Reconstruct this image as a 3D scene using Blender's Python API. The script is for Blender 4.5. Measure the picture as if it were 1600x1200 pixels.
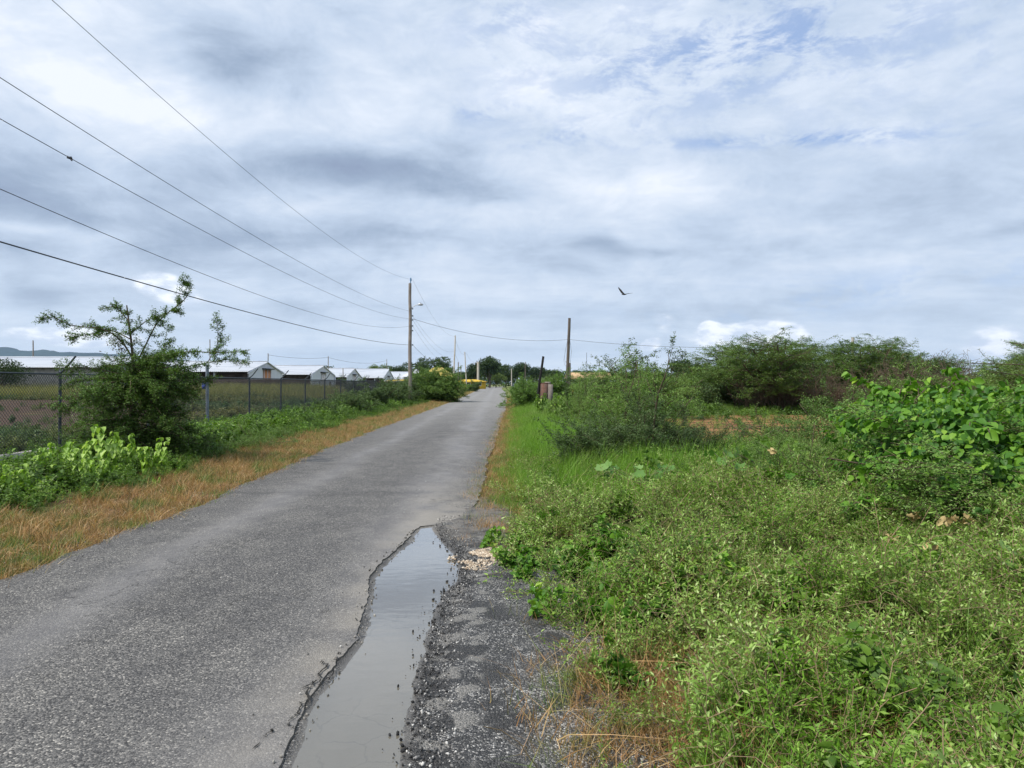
import bpy, math, random
import numpy as np
from mathutils import Vector, Matrix
R = math.radians
for o in list(bpy.data.objects): bpy.data.objects.remove(o)
SC = bpy.context.scene
COL = SC.collection
EYE = 1.6
F = 1111.0
# ------------------------------------------------------------------ camera
cd = bpy.data.cameras.new('camera'); cam = bpy.data.objects.new('camera', cd); COL.objects.link(cam)
cam.location = (0, 0, EYE); cam.rotation_euler = (R(90), 0, 0)
cd.sensor_width = 36; cd.lens = 25.0; cd.clip_start = 0.1; cd.clip_end = 40000
SC.camera = cam
# ------------------------------------------------------------------ light
SUN_AZ, SUN_EL = R(-125), R(52)          # azimuth from +Y towards +X
sd = bpy.data.lights.new('sun', 'SUN'); sun = bpy.data.objects.new('sun', sd); COL.objects.link(sun)
sd.energy = 3.9; sd.angle = R(5); sd.color = (1.0, 0.95, 0.87)
sdir = Vector((math.sin(SUN_AZ)*math.cos(SUN_EL), math.cos(SUN_AZ)*math.cos(SUN_EL), math.sin(SUN_EL)))
sun.rotation_euler = sdir.to_track_quat('Z', 'Y').to_euler()
SC.view_settings.view_transform = 'Standard'; SC.view_settings.look = 'None'
SC.view_settings.exposure = 0.22; SC.view_settings.gamma = 1
SC.render.engine = 'CYCLES'
SC.cycles.max_bounces = 6; SC.cycles.diffuse_bounces = 3; SC.cycles.glossy_bounces = 2
SC.cycles.transparent_max_bounces = 8; SC.cycles.transmission_bounces = 3; SC.cycles.volume_bounces = 0
SC.cycles.caustics_reflective = False; SC.cycles.caustics_refractive = False
# ------------------------------------------------------------------ node helper
class NT:
    def __init__(s, nt): s.nt = nt; s.N = nt.nodes; s.L = nt.links
    def put(s, sock, v):
        if v is None: return
        if isinstance(v, bpy.types.NodeSocket): s.L.new(v, sock)
        else:
            if sock.type == 'RGBA' and hasattr(v, '__len__') and len(v) == 3: v = (*v, 1)
            sock.default_value = v
    def node(s, t, ins=None, **kw):
        n = s.N.new(t)
        for k, v in kw.items(): setattr(n, k, v)
        for k, v in (ins or {}).items(): s.put(n.inputs[k], v)
        return n
    def m(s, op, a, b=None, c=None, clamp=False):
        n = s.N.new('ShaderNodeMath'); n.operation = op; n.use_clamp = clamp
        for i, v in enumerate((a, b, c)): s.put(n.inputs[i], v)
        return n.outputs[0]
    def vm(s, op, a, b=None):
        n = s.N.new('ShaderNodeVectorMath'); n.operation = op
        s.put(n.inputs[0], a); s.put(n.inputs[1], b)
        return n.outputs[0]
    def mix(s, f, a, b, mode='MIX'):
        n = s.N.new('ShaderNodeMix'); n.data_type = 'RGBA'; n.blend_type = mode
        s.put(n.inputs[0], f); s.put(n.inputs[6], a); s.put(n.inputs[7], b)
        return n.outputs[2]
    def ramp(s, f, stops):
        n = s.N.new('ShaderNodeValToRGB'); r = n.color_ramp
        while len(r.elements) < len(stops): r.elements.new(0.5)
        for e, (p, c) in zip(r.elements, stops):
            e.position = p; e.color = (*c, 1) if hasattr(c, '__len__') else (c, c, c, 1)
        s.put(n.inputs[0], f); return n.outputs[0]
    def noise(s, vec, scale, detail=3, rough=.5, dist=0, col=False):
        n = s.node('ShaderNodeTexNoise', {'Scale': scale, 'Detail': detail, 'Roughness': rough, 'Distortion': dist})
        s.put(n.inputs['Vector'], vec); return n.outputs[1 if col else 0]
    def smooth(s, v, a, b):
        n = s.N.new('ShaderNodeMapRange'); n.interpolation_type = 'SMOOTHSTEP'
        s.put(n.inputs[0], v); n.inputs[1].default_value = a; n.inputs[2].default_value = b
        return n.outputs[0]
    def scalev(s, vec, sc):
        n = s.N.new('ShaderNodeMapping'); s.put(n.inputs[0], vec); n.inputs[3].default_value = sc
        return n.outputs[0]
# ------------------------------------------------------------------ world: sky with layered cloud
W = bpy.data.worlds.new('World'); SC.world = W; W.use_nodes = True
w = NT(W.node_tree); w.N.clear()
sky = w.node('ShaderNodeTexSky', sky_type='NISHITA', sun_disc=False, sun_elevation=SUN_EL, sun_rotation=SUN_AZ,
             air_density=1.0, dust_density=1.0, ozone_density=1.0)
tc = w.node('ShaderNodeTexCoord'); D = tc.outputs['Generated']
sx = w.node('ShaderNodeSeparateXYZ', {0: D})
az = w.m('ARCTAN2', sx.outputs[0], sx.outputs[1]); el = w.m('ARCSINE', sx.outputs[2])
zz = w.m('ADD', w.m('MAXIMUM', sx.outputs[2], 0.0), 0.10)
lay = w.node('ShaderNodeCombineXYZ', {0: w.m('DIVIDE', sx.outputs[0], zz), 1: w.m('DIVIDE', sx.outputs[1], zz), 2: 3.7}).outputs[0]
ang = w.node('ShaderNodeCombineXYZ', {0: az, 1: w.m('MULTIPLY', el, 2.2), 2: 1.3}).outputs[0]
wv = w.noise(ang, 2.6, 3, .5, 0, col=True)
ws = w.node('ShaderNodeSeparateColor', {0: wv})
azd = w.m('ADD', az, w.m('MULTIPLY', w.m('SUBTRACT', ws.outputs[0], .5), .30))
eld = w.m('ADD', el, w.m('MULTIPLY', w.m('SUBTRACT', ws.outputs[1], .5), .12))
n1 = w.noise(w.scalev(lay, (.75, 1.0, 1)), .55, 6, .55, .3)
n2 = w.noise(w.scalev(lay, (.9, 1.4, 1)), 1.9, 6, .62, .5)
v = w.m('ADD', w.m('MULTIPLY', w.m('SUBTRACT', n1, .5), 0.95), w.m('MULTIPLY', w.m('SUBTRACT', n2, .5), .45))
n3 = w.noise(w.scalev(ang, (1, .85, 1)), 8.5, 9, .66, .35)
v = w.m('ADD', v, w.m('MULTIPLY', w.m('SUBTRACT', n3, .5), .80))
v = w.m('ADD', v, 0.625)
def blob(px, py, sxp, syp, amp, a=None, e=None):
    A = math.atan((px-800)/F); E = math.atan((600-py)/F*math.cos(A))
    qa = w.m('DIVIDE', w.m('SUBTRACT', a or azd, A), sxp/F*math.cos(A)); qe = w.m('DIVIDE', w.m('SUBTRACT', e or eld, E), syp/F)
    q = w.m('ADD', w.m('MULTIPLY', qa, qa), w.m('MULTIPLY', qe, qe))
    return w.m('MULTIPLY', w.m('EXPONENT', w.m('MULTIPLY', q, -1.0)), amp)
for b in [(40, 285, 240, 48, -.42), (290, 80, 140, 46, -.40), (560, 275, 180, 34, -.48), (720, 318, 110, 22, -.16),
          (170, 150, 170, 30, .26), (560, 170, 320, 60, .18), (820, 80, 260, 90, .18), (1020, 312, 130, 40, .25),
          (1230, 130, 380, 70, .14), (990, 390, 110, 6, -.24), (1500, 392, 110, 11, -.22), (480, 335, 260, 22, .26),
          (480, 395, 230, 26, -.22), (60, 352, 170, 14, .26), (1400, 300, 260, 55, -.12), (20, 480, 60, 22, -.34),
          (250, 420, 260, 26, -.14), (30, 60, 160, 60, .10), (480, 485, 60, 14, -.2)]:
    v = w.m('ADD', v, blob(*b))
v = w.m('MINIMUM', w.m('MAXIMUM', v, 0.0), 1.0)
cloud = w.ramp(v, [(0.0, (.23, .285, .41)), (.3, (.325, .405, .53)), (.6, (.515, .605, .735)), (.85, (.69, .755, .85)), (1.0, (.82, .855, .92))])
# blue gaps at the upper right, thin cirrus haze near the horizon
gap = w.m('ADD', blob(1180, 90, 330, 75, .85), blob(1230, 198, 230, 10, .85, w.m('ADD', az, w.m('MULTIPLY', w.m('SUBTRACT', ws.outputs[0], .5), .1)), w.m('ADD', w.m('ADD', el, w.m('MULTIPLY', az, .05)), w.m('MULTIPLY', w.m('SUBTRACT', ws.outputs[1], .5), .03))))
gap = w.m('ADD', gap, blob(1300, 470, 300, 30, .55)); gap = w.m('ADD', gap, blob(760, 20, 90, 60, .4))
gn = w.noise(w.scalev(ang, (1, 1.05, 1)), 10, 8, .68, .35)
gap = w.m('ADD', gap, blob(700, 165, 120, 14, .4)); gap = w.m('ADD', gap, blob(900, 215, 90, 16, .5)); gap = w.m('MULTIPLY', gap, w.smooth(gn, .44, .60))
blue = w.mix(.35, (.30, .45, .78), w.vm('SCALE', sky.outputs[0], None) if False else w.mix(1.0, sky.outputs[0], (.1, .1, .1), 'MULTIPLY'))
c = w.mix(gap, cloud, blue)
hz = w.m('EXPONENT', w.m('MULTIPLY', w.m('MAXIMUM', el, 0.0), -13.0))
c = w.mix(w.m('MULTIPLY', hz, .75), c, (.80, .895, .96))
# cumulus heads above the horizon
cn = w.noise(w.scalev(ang, (1, 1.0, 1)), 26, 5, .58, .2)
cb = None
for b in [(1150, 530, 75, 20, .9), (1200, 520, 60, 22, .8), (1110, 512, 14, 10, .9), (1018, 538, 16, 10, .9), (985, 555, 22, 10, .5), (1560, 540, 80, 40, .6),
          (245, 440, 45, 20, .65), (60, 520, 90, 20, .5), (160, 530, 70, 14, .7), (1040, 500, 30, 25, .5), (300, 470, 60, 22, .5), (925, 540, 30, 10, .4)]:
    x = blob(*b, a=w.m('ADD', az, w.m('MULTIPLY', w.m('SUBTRACT', ws.outputs[0], .5), .04)), e=el); cb = x if cb is None else w.m('ADD', cb, x)
cm = w.smooth(w.m('MULTIPLY', cb, w.m('ADD', cn, .35)), .28, .50)
cshade = w.mix(w.smooth(w.noise(w.scalev(ang, (1, 1, 1)), 34, 4, .5), .35, .65), (.66, .74, .86), (1.08, 1.10, 1.12))
c = w.mix(w.m('MULTIPLY', cm, .85), c, cshade)
c10 = w.mix(1.0, c, (9.8, 9.9, 10.1), 'MULTIPLY')
bg = w.node('ShaderNodeBackground', {0: c10, 1: 0.1})
wo = w.node('ShaderNodeOutputWorld'); w.L.new(bg.outputs[0], wo.inputs[0])
W.cycles.sampling_method = 'MANUAL'; W.cycles.sample_map_resolution = 512
# ------------------------------------------------------------------ materials
def newmat(name):
    m = bpy.data.materials.new(name); m.use_nodes = True
    t = NT(m.node_tree); b = t.N['Principled BSDF']; return m, t, b
def posn(t): return t.node('ShaderNodeNewGeometry').outputs['Position']
def simple(name, col, rough=.7, var=.25, scale=6, metal=0, bump=0, spec=.3):
    m, t, b = newmat(name); p = t.node('ShaderNodeTexCoord').outputs['Object']
    n = t.noise(p, scale, 5, .6)
    lo = tuple(x*(1-var) for x in col); hi = tuple(min(1, x*(1+var)) for x in col)
    t.put(b.inputs['Base Color'], t.ramp(n, [(.3, lo), (.7, hi)])); b.inputs['Roughness'].default_value = rough
    b.inputs['Metallic'].default_value = metal; b.inputs['Specular IOR Level'].default_value = spec
    if bump:
        bn = t.node('ShaderNodeBump', {'Strength': bump, 'Distance': .02, 'Height': t.noise(p, scale*6, 4, .6)})
        t.L.new(bn.outputs[0], b.inputs['Normal'])
    return m
def leafmat(name, stops, trans=.3, rough=.5, patch=None, pscale=.8, plo=.45, phi=.62, spec=.35):
    """stops: colours by per-leaf value; patch: a second list used where a slow world noise is high"""
    m, t, b = newmat(name)
    a = t.node('ShaderNodeAttribute', attribute_name='rnd').outputs['Fac']
    oi = t.node('ShaderNodeObjectInfo').outputs['Random']
    f = t.m('ADD', t.m('MULTIPLY', a, .72), t.m('MULTIPLY', oi, .28))
    c = t.ramp(f, stops)
    if patch:
        pn = t.noise(posn(t), pscale, 3, .55)
        c = t.mix(t.smooth(pn, plo, phi), c, t.ramp(f, patch))
    t.put(b.inputs['Base Color'], c); b.inputs['Roughness'].default_value = rough
    b.inputs['Specular IOR Level'].default_value = spec
    tr = t.node('ShaderNodeBsdfTranslucent', {0: t.mix(1.0, c, (1.25, 1.35, .7), 'MULTIPLY')})
    mx = t.node('ShaderNodeMixShader', {0: trans, 1: b.outputs[0], 2: tr.outputs[0]})
    t.L.new(mx.outputs[0], t.N['Material Output'].inputs[0])
    return m
def ev(lo, hi, n=3):
    return [(i/(n-1)*.8+.1, tuple(l+(h-l)*i/(n-1) for l, h in zip(lo, hi))) for i in range(n)]
M = {}
M['mat'] = leafmat('creeper_leaf', [(.1, (.045, .10, .012)), (.45, (.14, .25, .03)), (.72, (.31, .45, .10)), (.95, (.60, .71, .33))],
                   patch=[(.1, (.07, .13, .012)), (.6, (.15, .31, .025)), (1, (.42, .60, .13))], pscale=1.2, plo=.47, phi=.66)
M['grass'] = leafmat('long_grass_blade', [(.05, (.07, .15, .012)), (.5, (.15, .31, .028)), (.85, (.25, .42, .05)), (1, (.42, .44, .14))],
                     patch=[(.1, (.09, .15, .03)), (.6, (.20, .29, .07)), (1, (.42, .37, .18))], pscale=.25, plo=.5, phi=.68)
M['dry'] = leafmat('dry_grass_blade', [(.05, (.06, .06, .02)), (.25, (.18, .13, .045)), (.55, (.42, .22, .095)), (.8, (.60, .38, .18)), (1, (.80, .64, .40))],
                   patch=[(.1, (.04, .09, .015)), (.5, (.13, .22, .04)), (.8, (.28, .30, .09)), (1, (.60, .50, .25))], pscale=2.2, plo=.50, phi=.60)
M['weed'] = leafmat('weed_leaf', [(.1, (.04, .095, .012)), (.6, (.10, .19, .025)), (1, (.20, .31, .06))],
                    patch=[(.1, (.07, .16, .015)), (.6, (.17, .30, .035)), (1, (.33, .44, .10))], pscale=.7)
M['lime'] = leafmat('lime_leaf', [(.1, (.16, .30, .035)), (.5, (.32, .49, .08)), (1, (.52, .66, .22))], trans=.3)
M['field'] = leafmat('field_weed_leaf', [(.1, (.04, .085, .03)), (.6, (.085, .16, .055)), (1, (.17, .25, .09))],
                     patch=[(.1, (.12, .13, .04)), (.6, (.22, .22, .07)), (1, (.34, .29, .12))], pscale=.12)
M['straw'] = leafmat('pale_field_grass', [(.1, (.14, .16, .045)), (.6, (.25, .25, .08)), (1, (.36, .31, .13))])
M['acacia'] = leafmat('acacia_leaf', [(.1, (.055, .115, .022)), (.6, (.13, .225, .045)), (1, (.27, .37, .11))], rough=.6, trans=.25)
M['acacia_light'] = leafmat('pale_acacia_leaf', [(.1, (.08, .16, .03)), (.6, (.17, .29, .06)), (1, (.32, .44, .15))], rough=.6, trans=.3)
M['acacia_dark'] = leafmat('dark_acacia_leaf', [(.1, (.04, .075, .022)), (.6, (.08, .135, .04)), (1, (.15, .22, .08))], rough=.6, trans=.2)
M['tree'] = leafmat('far_tree_leaf', [(.1, (.02, .04, .012)), (.6, (.04, .075, .02)), (1, (.09, .13, .03))], rough=.7, trans=.15)
M['tree_lime'] = leafmat('pale_far_tree_leaf', [(.1, (.06, .10, .02)), (.6, (.11, .17, .04)), (1, (.2, .26, .07))], rough=.7, trans=.15)
M['vine'] = leafmat('vine_leaf', [(.05, (.03, .10, .012)), (.45, (.075, .19, .02)), (.8, (.16, .32, .03)), (.95, (.34, .48, .06)), (1, (.48, .52, .10))], rough=.5, trans=.28, spec=.3)
M['squash'] = leafmat('squash_leaf', [(.1, (.06, .15, .03)), (.6, (.13, .26, .06)), (.95, (.24, .37, .12))], rough=.7)
M['dead_leaf'] = leafmat('dead_leaf', [(.1, (.24, .16, .06)), (.9, (.48, .38, .18))], rough=.9, trans=.1)
M['twig'] = simple('twig_bark', (.10, .075, .05), .9, .3, 20)
M['drytwig'] = simple('dry_twig', (.12, .088, .062), .9, .35, 3)
M['runner'] = simple('runner_stem', (.26, .19, .11), .8, .3, 3)
M['greenstem'] = simple('green_stem', (.12, .16, .06), .8, .3, 3)
M['pole'] = simple('weathered_pole_wood', (.22, .19, .165), .9, .35, 2.2, bump=.3)
M['paleconc'] = simple('pale_concrete_pole', (.48, .44, .39), .9, .2, 2.2)
M['darkpole'] = simple('dark_pole_wood', (.12, .10, .085), .9, .3, 2.2)
M['char'] = simple('charred_wood', (.013, .012, .012), .7, .4, 8)
M['wire'] = simple('cable_black', (.03, .032, .038), .5, .1, 1)
M['galv'] = simple('galvanised_steel', (.06, .07, .082), .45, .3, 9, metal=.5)
M['galv2'] = simple('painted_steel_post', (.16, .19, .23), .5, .25, 9, metal=.3)
M['mesh'] = simple('dull_fence_wire', (.03, .034, .04), .6, .2, 3, metal=.3)
M['netting'] = simple('brown_netting', (.055, .042, .036), .95, .5, 1.2)
M['conc'] = simple('old_concrete', (.42, .40, .37), .9, .3, 3, bump=.4)
M['white'] = simple('white_wall_paint', (.62, .64, .70), .8, .06, .7)
M['orange'] = simple('orange_door_paint', (.50, .22, .10), .7, .15, 2)
M['pdoor'] = simple('pale_door_paint', (.62, .57, .54), .7, .1, 2)
M['yellow'] = simple('yellow_wall_paint', (.55, .37, .04), .8, .12, .6)
M['yroof'] = simple('yellow_roof_paint', (.42, .33, .08), .6, .15, .4)
M['orroof'] = simple('faded_orange_roof', (.50, .33, .17), .7, .2, .4)
M['glassdark'] = simple('dark_window', (.03, .035, .04), .2, .1, 1)
M['blue'] = simple('blue_insulator', (.05, .17, .32), .4, .1, 1)
M['bluetag'] = simple('blue_plastic', (.05, .09, .38), .6, .2, 4)
M['bird'] = simple('dark_feather', (.02, .018, .017), .8, .3, 4)
M['trunk'] = simple('tree_bark', (.09, .075, .06), .9, .3, 3)
M['lampmetal'] = simple('lamp_metal', (.40, .42, .44), .4, .1, 3, metal=.5)
M['hill'] = simple('hill_scrub', (.025, .045, .035), 1, .4, .002)
# corrugated white roof
m, t, b = newmat('white_corrugated_roof'); p = t.node('ShaderNodeTexCoord').outputs['Object']
wn = t.node('ShaderNodeTexWave', {'Vector': p, 'Scale': 1.4, 'Distortion': 0}, bands_direction='X')
n = t.noise(t.scalev(p, (.25, 1.6, 1)), .9, 5, .6)
t.put(b.inputs['Base Color'], t.ramp(n, [(.3, (.60, .63, .68)), (.48, (.80, .82, .86)), (.7, (.90, .91, .93))]))
b.inputs['Roughness'].default_value = .45
bn = t.node('ShaderNodeBump', {'Strength': .5, 'Distance': .04, 'Height': wn.outputs['Fac']}); t.L.new(bn.outputs[0], b.inputs['Normal'])
M['roof'] = m
# brick
m, t, b = newmat('red_brick'); p = t.node('ShaderNodeTexCoord').outputs['Object']
q = t.node('ShaderNodeSeparateXYZ', {0: p}); pv = t.node('ShaderNodeCombineXYZ', {0: t.m('ADD', q.outputs[0], q.outputs[1]), 1: q.outputs[2]}).outputs[0]
br = t.node('ShaderNodeTexBrick', {'Vector': pv, 'Color1': (.10, .032, .02, 1), 'Color2': (.17, .065, .038, 1), 'Mortar': (.12, .10, .085, 1), 'Scale': 1.0, 'Mortar Size': .012, 'Brick Width': .22, 'Row Height': .075})
t.put(b.inputs['Base Color'], t.mix(t.smooth(t.noise(p, 7, 4), .48, .62), br.outputs[0], (.10, .07, .055))); b.inputs['Roughness'].default_value = .95
M['brick'] = m
# ------------------------------------------------------------------ tables shared by ground, road and plants
def gx(px, py): Y = EYE*F/(py-600); return ((px-800)*Y/F, Y)
LE = [(-4.15, 0), (-4.13, 5.7), (-4.2, 6.9), (-4.2, 8.3), (-4.15, 9.7), (-4.3, 12.3), (-4.6, 17.8), (-4.85, 27), (-5.05, 40), (-5.45, 60), (-6.9, 111), (-9.6, 200), (-12.5, 300), (-14, 420)]
RE = [(-.48, 8), (-.5, 11), (-.5, 16), (-.46, 25), (-.42, 44), (-.5, 70), (-1.4, 148), (-3.0, 210), (-4.3, 300), (-4, 420)]
LEx, LEy = np.array([a for a, b in LE]), np.array([b for a, b in LE])
REx, REy = np.array([a for a, b in RE]), np.array([b for a, b in RE])
PUDL = [gx(*p) for p in [(440, 1200), (462, 1150), (480, 1100), (510, 1060), (535, 1030), (560, 1000), (568, 960), (577, 930), (579, 905), (592, 885), (610, 870), (640, 842), (650, 828)]]
PUDL = [(-.98, 1.5), (-.97, 2.4)] + PUDL
PUDR = [gx(*p) for p in [(640, 1200), (650, 1120), (660, 1060), (668, 1030), (676, 1000), (685, 960), (700, 930), (722, 905), (724, 880), (712, 862), (697, 848), (690, 838), (680, 826)]]
PUDR = [(-.44, 1.5), (-.44, 2.4)] + PUDR
VE = [(.30, 1.5), (.24, 2.96), (.23, 3.7), (.19, 4.3), (.13, 4.94), (.06, 5.6), (-.02, 6.1), (-.36, 7.1), (-.46, 8.1), (-.5, 11), (-.46, 25), (-.42, 44), (-.5, 70), (-1.4, 148), (-3, 210), (-4.3, 300), (-4, 420)]
VEx, VEy = np.array([a for a, b in VE]), np.array([b for a, b in VE])
PLx, PLy = np.array([a for a, b in PUDL]), np.array([b for a, b in PUDL])
PRx, PRy = np.array([a for a, b in PUDR]), np.array([b for a, b in PUDR])
def left_edge(y): return np.interp(y, LEy, LEx)
def right_edge(y): return np.interp(y, REy, REx)
def veg_edge(y): return np.interp(y, VEy, VEx)
def fence_x(y): return -10.3-.018*(y-16)
def sstep(v, a, b): t = np.clip((v-a)/(b-a), 0, 1); return t*t*(3-2*t)
def vnoise(x, y, s=1.0, seed=0):
    x = np.asarray(x, float)*s; y = np.asarray(y, float)*s
    xi, yi = np.floor(x), np.floor(y); fx, fy = x-xi, y-yi
    fx = fx*fx*(3-2*fx); fy = fy*fy*(3-2*fy)
    def h(a, b): v = np.sin(a*127.1+b*311.7+seed*74.7)*43758.5453; return v-np.floor(v)
    return (h(xi, yi)*(1-fx)+h(xi+1, yi)*fx)*(1-fy)+(h(xi, yi+1)*(1-fx)+h(xi+1, yi+1)*fx)*fy
def fbm(x, y, s=1.0, seed=0, o=3):
    r = 0; a = .5
    for k in range(o): r = r+a*vnoise(x, y, s*2**k, seed+k*13); a *= .5
    return r/(1-.5**o)
def gh(x, y):
    """height of the ground"""
    x = np.asarray(x, float); y = np.asarray(y, float)
    r = x-veg_edge(y); l = left_edge(y)-x
    hr = sstep(r, .1, 2.2)*.22*(1-.75*sstep(y, 12, 20))+sstep(r, .3, 1.0)*np.maximum(fbm(x, y, 1.05, 23)-.42, 0)*.95*(1-sstep(y, 8, 12))+sstep(r, 2, 6)*(fbm(x, y, .5, 3)-.4)*.25*(1-sstep(y, 14, 22)*.6)
    hl = sstep(l, .3, 2.0)*.05+sstep(l, 1.5, 5)*(fbm(x, y, .4, 5)-.5)*.14
    n = (fbm(x, y, 2.2, 9)-.5)*.05*sstep(np.maximum(r, l), .1, .8)
    h = np.where(r > 0, hr, 0)+np.where(l > 0, hl, 0)+n-.03*(1-sstep(np.maximum(r, l), -.1, .35))
    h = h+.75*sstep(y, 34, 72)*sstep(-12.5-x, 0, 10)*(1-sstep(y, 90, 200))
    return h*(1-sstep(y, 150, 400))-.02
# ------------------------------------------------------------------ mesh building
def arr(a): return np.asarray(a, dtype=np.float64)
def nrm(a): return a/np.maximum(np.linalg.norm(a, axis=-1, keepdims=True), 1e-9)
class Geo:
    def __init__(s): s.v = []; s.f3 = []; s.f4 = []; s.r = []; s.m3 = []; s.m4 = []; s.n = 0
    def add(s, v, f, rnd=.5, mi=0):
        v = arr(v).reshape(-1, 3); f = np.asarray(f, dtype=np.int64)
        if len(v) == 0 or len(f) == 0: return s
        s.v.append(v); s.r.append(np.broadcast_to(arr(rnd).reshape(-1), (len(v),)) if np.ndim(rnd) else np.full(len(v), float(rnd)))
        if f.shape[1] == 3: s.f3.append(f+s.n); s.m3.append(np.full(len(f), mi))
        else: s.f4.append(f+s.n); s.m4.append(np.full(len(f), mi))
        s.n += len(v); return s
    def arrays(s):
        V = np.concatenate(s.v); r = np.concatenate(s.r)
        f3 = np.concatenate(s.f3) if s.f3 else np.zeros((0, 3), int); f4 = np.concatenate(s.f4) if s.f4 else np.zeros((0, 4), int)
        m3 = np.concatenate(s.m3) if s.m3 else np.zeros(0, int); m4 = np.concatenate(s.m4) if s.m4 else np.zeros(0, int)
        return V, r, f3, f4, m3, m4
    def mesh(s, name, mats, smooth=False, extra=None):
        V, r, f3, f4, m3, m4 = s.arrays()
        me = bpy.data.meshes.new(name)
        me.vertices.add(len(V)); me.vertices.foreach_set('co', V.astype(np.float32).ravel())
        loops = np.concatenate([f3.ravel(), f4.ravel()]).astype(np.int32)
        me.loops.add(len(loops)); me.loops.foreach_set('vertex_index', loops)
        n3, n4 = len(f3), len(f4); st = np.concatenate([np.arange(n3)*3, n3*3+np.arange(n4)*4]).astype(np.int32)
        me.polygons.add(n3+n4); me.polygons.foreach_set('loop_start', st)
        me.polygons.foreach_set('material_index', np.concatenate([m3, m4]).astype(np.int32))
        if smooth: me.polygons.foreach_set('use_smooth', np.ones(n3+n4, dtype=bool))
        me.update(calc_edges=True)
        at = me.attributes.new('rnd', 'FLOAT', 'POINT'); at.data.foreach_set('value', r.astype(np.float32))
        for m_ in (mats if isinstance(mats, (list, tuple)) else [mats]): me.materials.append(m_)
        me.validate()
        return me
    def obj(s, name, mats, parent=None, smooth=False, loc=None):
        o = bpy.data.objects.new(name, s.mesh(name, mats, smooth)); COL.objects.link(o)
        if parent is not None: o.parent = parent
        if loc is not None: o.location = loc
        return o
    # --- primitives
    def box(s, x0, x1, y0, y1, z0, z1, mi=0, rnd=.5):
        v = [(x, y, z) for z in (z0, z1) for y in (y0, y1) for x in (x0, x1)]
        return s.add(v, [(0, 2, 3, 1), (4, 5, 7, 6), (0, 1, 5, 4), (2, 6, 7, 3), (0, 4, 6, 2), (1, 3, 7, 5)], rnd, mi)
    def tube(s, pts, rad, sides=6, cap=True, rnd=.5, mi=0):
        P = arr(pts); n = len(P); rad = np.broadcast_to(arr(rad), (n,))
        T = np.gradient(P, axis=0); T = nrm(T)
        ref = np.array([0, 0, 1.]) if abs(T[:, 2]).mean() < .85 else np.array([1., 0, 0])
        A = nrm(np.cross(T, ref)); B = np.cross(T, A)
        a = np.arange(sides)*2*math.pi/sides
        V = P[:, None, :]+rad[:, None, None]*(np.cos(a)[None, :, None]*A[:, None, :]+np.sin(a)[None, :, None]*B[:, None, :])
        i = np.arange(n-1)[:, None]*sides; j = np.arange(sides)[None, :]; k = (j+1) % sides
        f = np.stack([i+j, i+k, i+sides+k, i+sides+j], -1).reshape(-1, 4)
        s.add(V.reshape(-1, 3), f, rnd, mi)
        if cap and sides >= 3:
            for e, base in ((0, 0), (n-1, (n-1)*sides)):
                c = P[e]; ring = V[e]; s.add(np.vstack([ring, c]), [(q, (q+1) % sides, sides) for q in range(sides)], rnd, mi)
        return s
    def leaves(s, pos, d, up, L, Wd, kind='diamond', rnd=None, mi=0, fold=.18, curl=0.0):
        pos = arr(pos); N = len(pos)
        if N == 0: return s
        d = nrm(arr(d)); side = nrm(np.cross(d, arr(up))); nn = np.cross(side, d)
        L = np.broadcast_to(arr(L), (N,))[:, None]; Wd = np.broadcast_to(arr(Wd), (N,))[:, None]
        if rnd is None: rnd = RNG.random(N)
        if kind == 'diamond': prof = [(0, 0, 0), (.45, -.5, fold), (1, 0, 0), (.45, .5, fold)]; F_ = [(0, 1, 2, 3)]
        elif kind == 'blade': prof = [(0, -.5, 0), (0, .5, 0), (.5, .42, 0), (.5, -.42, 0), (1, 0, 0)]; F_ = None
        elif kind == 'heart':
            prof = [(0, 0, 0), (-.04, -.28, .3*fold), (.30, -.52, fold), (.72, -.36, fold*.7), (1.05, 0, -.08), (.72, .36, fold*.7), (.30, .52, fold), (-.04, .28, .3*fold), (.45, 0, -.05)]
            F_ = [(0, 1, 2, 8), (8, 2, 3, 4), (8, 4, 5, 6), (0, 8, 6, 7)]
        elif kind == 'lobe':
            k = 12; prof = [(.42, 0, 0)]+[(.42-.5*math.cos(q*2*math.pi/k)*(1.0 if q % 2 else .82), .5*math.sin(q*2*math.pi/k)*(1.08 if q % 2 else .85), fold*(1 if q % 2 else .4)) for q in range(k)]
            F_ = None
        p = arr(prof); K = len(p)
        bend = -curl*p[:, 0]**2
        V = pos[:, None, :]+L[:, :, None]*p[None, :, 0:1]*d[:, None, :]+Wd[:, :, None]*p[None, :, 1:2]*side[:, None, :]+(Wd[:, :, None]*p[None, :, 2:3]+L[:, :, None]*bend[None, :, None])*nn[:, None, :]
        o = np.arange(N)[:, None, None]*K; rr = np.repeat(rnd, K)
        if kind == 'blade':
            s.add(V.reshape(-1, 3), (o+np.array([[[0, 1, 2, 3]]])).reshape(-1, 4), rr, mi)
            s.f3.append((o+np.array([[[3, 2, 4]]])).reshape(-1, 3)+s.n-N*K); s.m3.append(np.full(N, mi))
        elif kind == 'lobe':
            fs = np.array([[0, q, q % 12+1] for q in range(1, 13)])
            s.add(V.reshape(-1, 3), (o+fs[None]).reshape(-1, 3), rr, mi)
        else: s.add(V.reshape(-1, 3), (o+np.array(F_)[None]).reshape(-1, 4), rr, mi)
        return s
RNG = np.random.default_rng(7)
def tag(o, label=None, cat=None, group=None, kind=None):
    if label: o['label'] = label
    if cat: o['category'] = cat
    if group: o['group'] = group
    if kind: o['kind'] = kind
    return o
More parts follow.
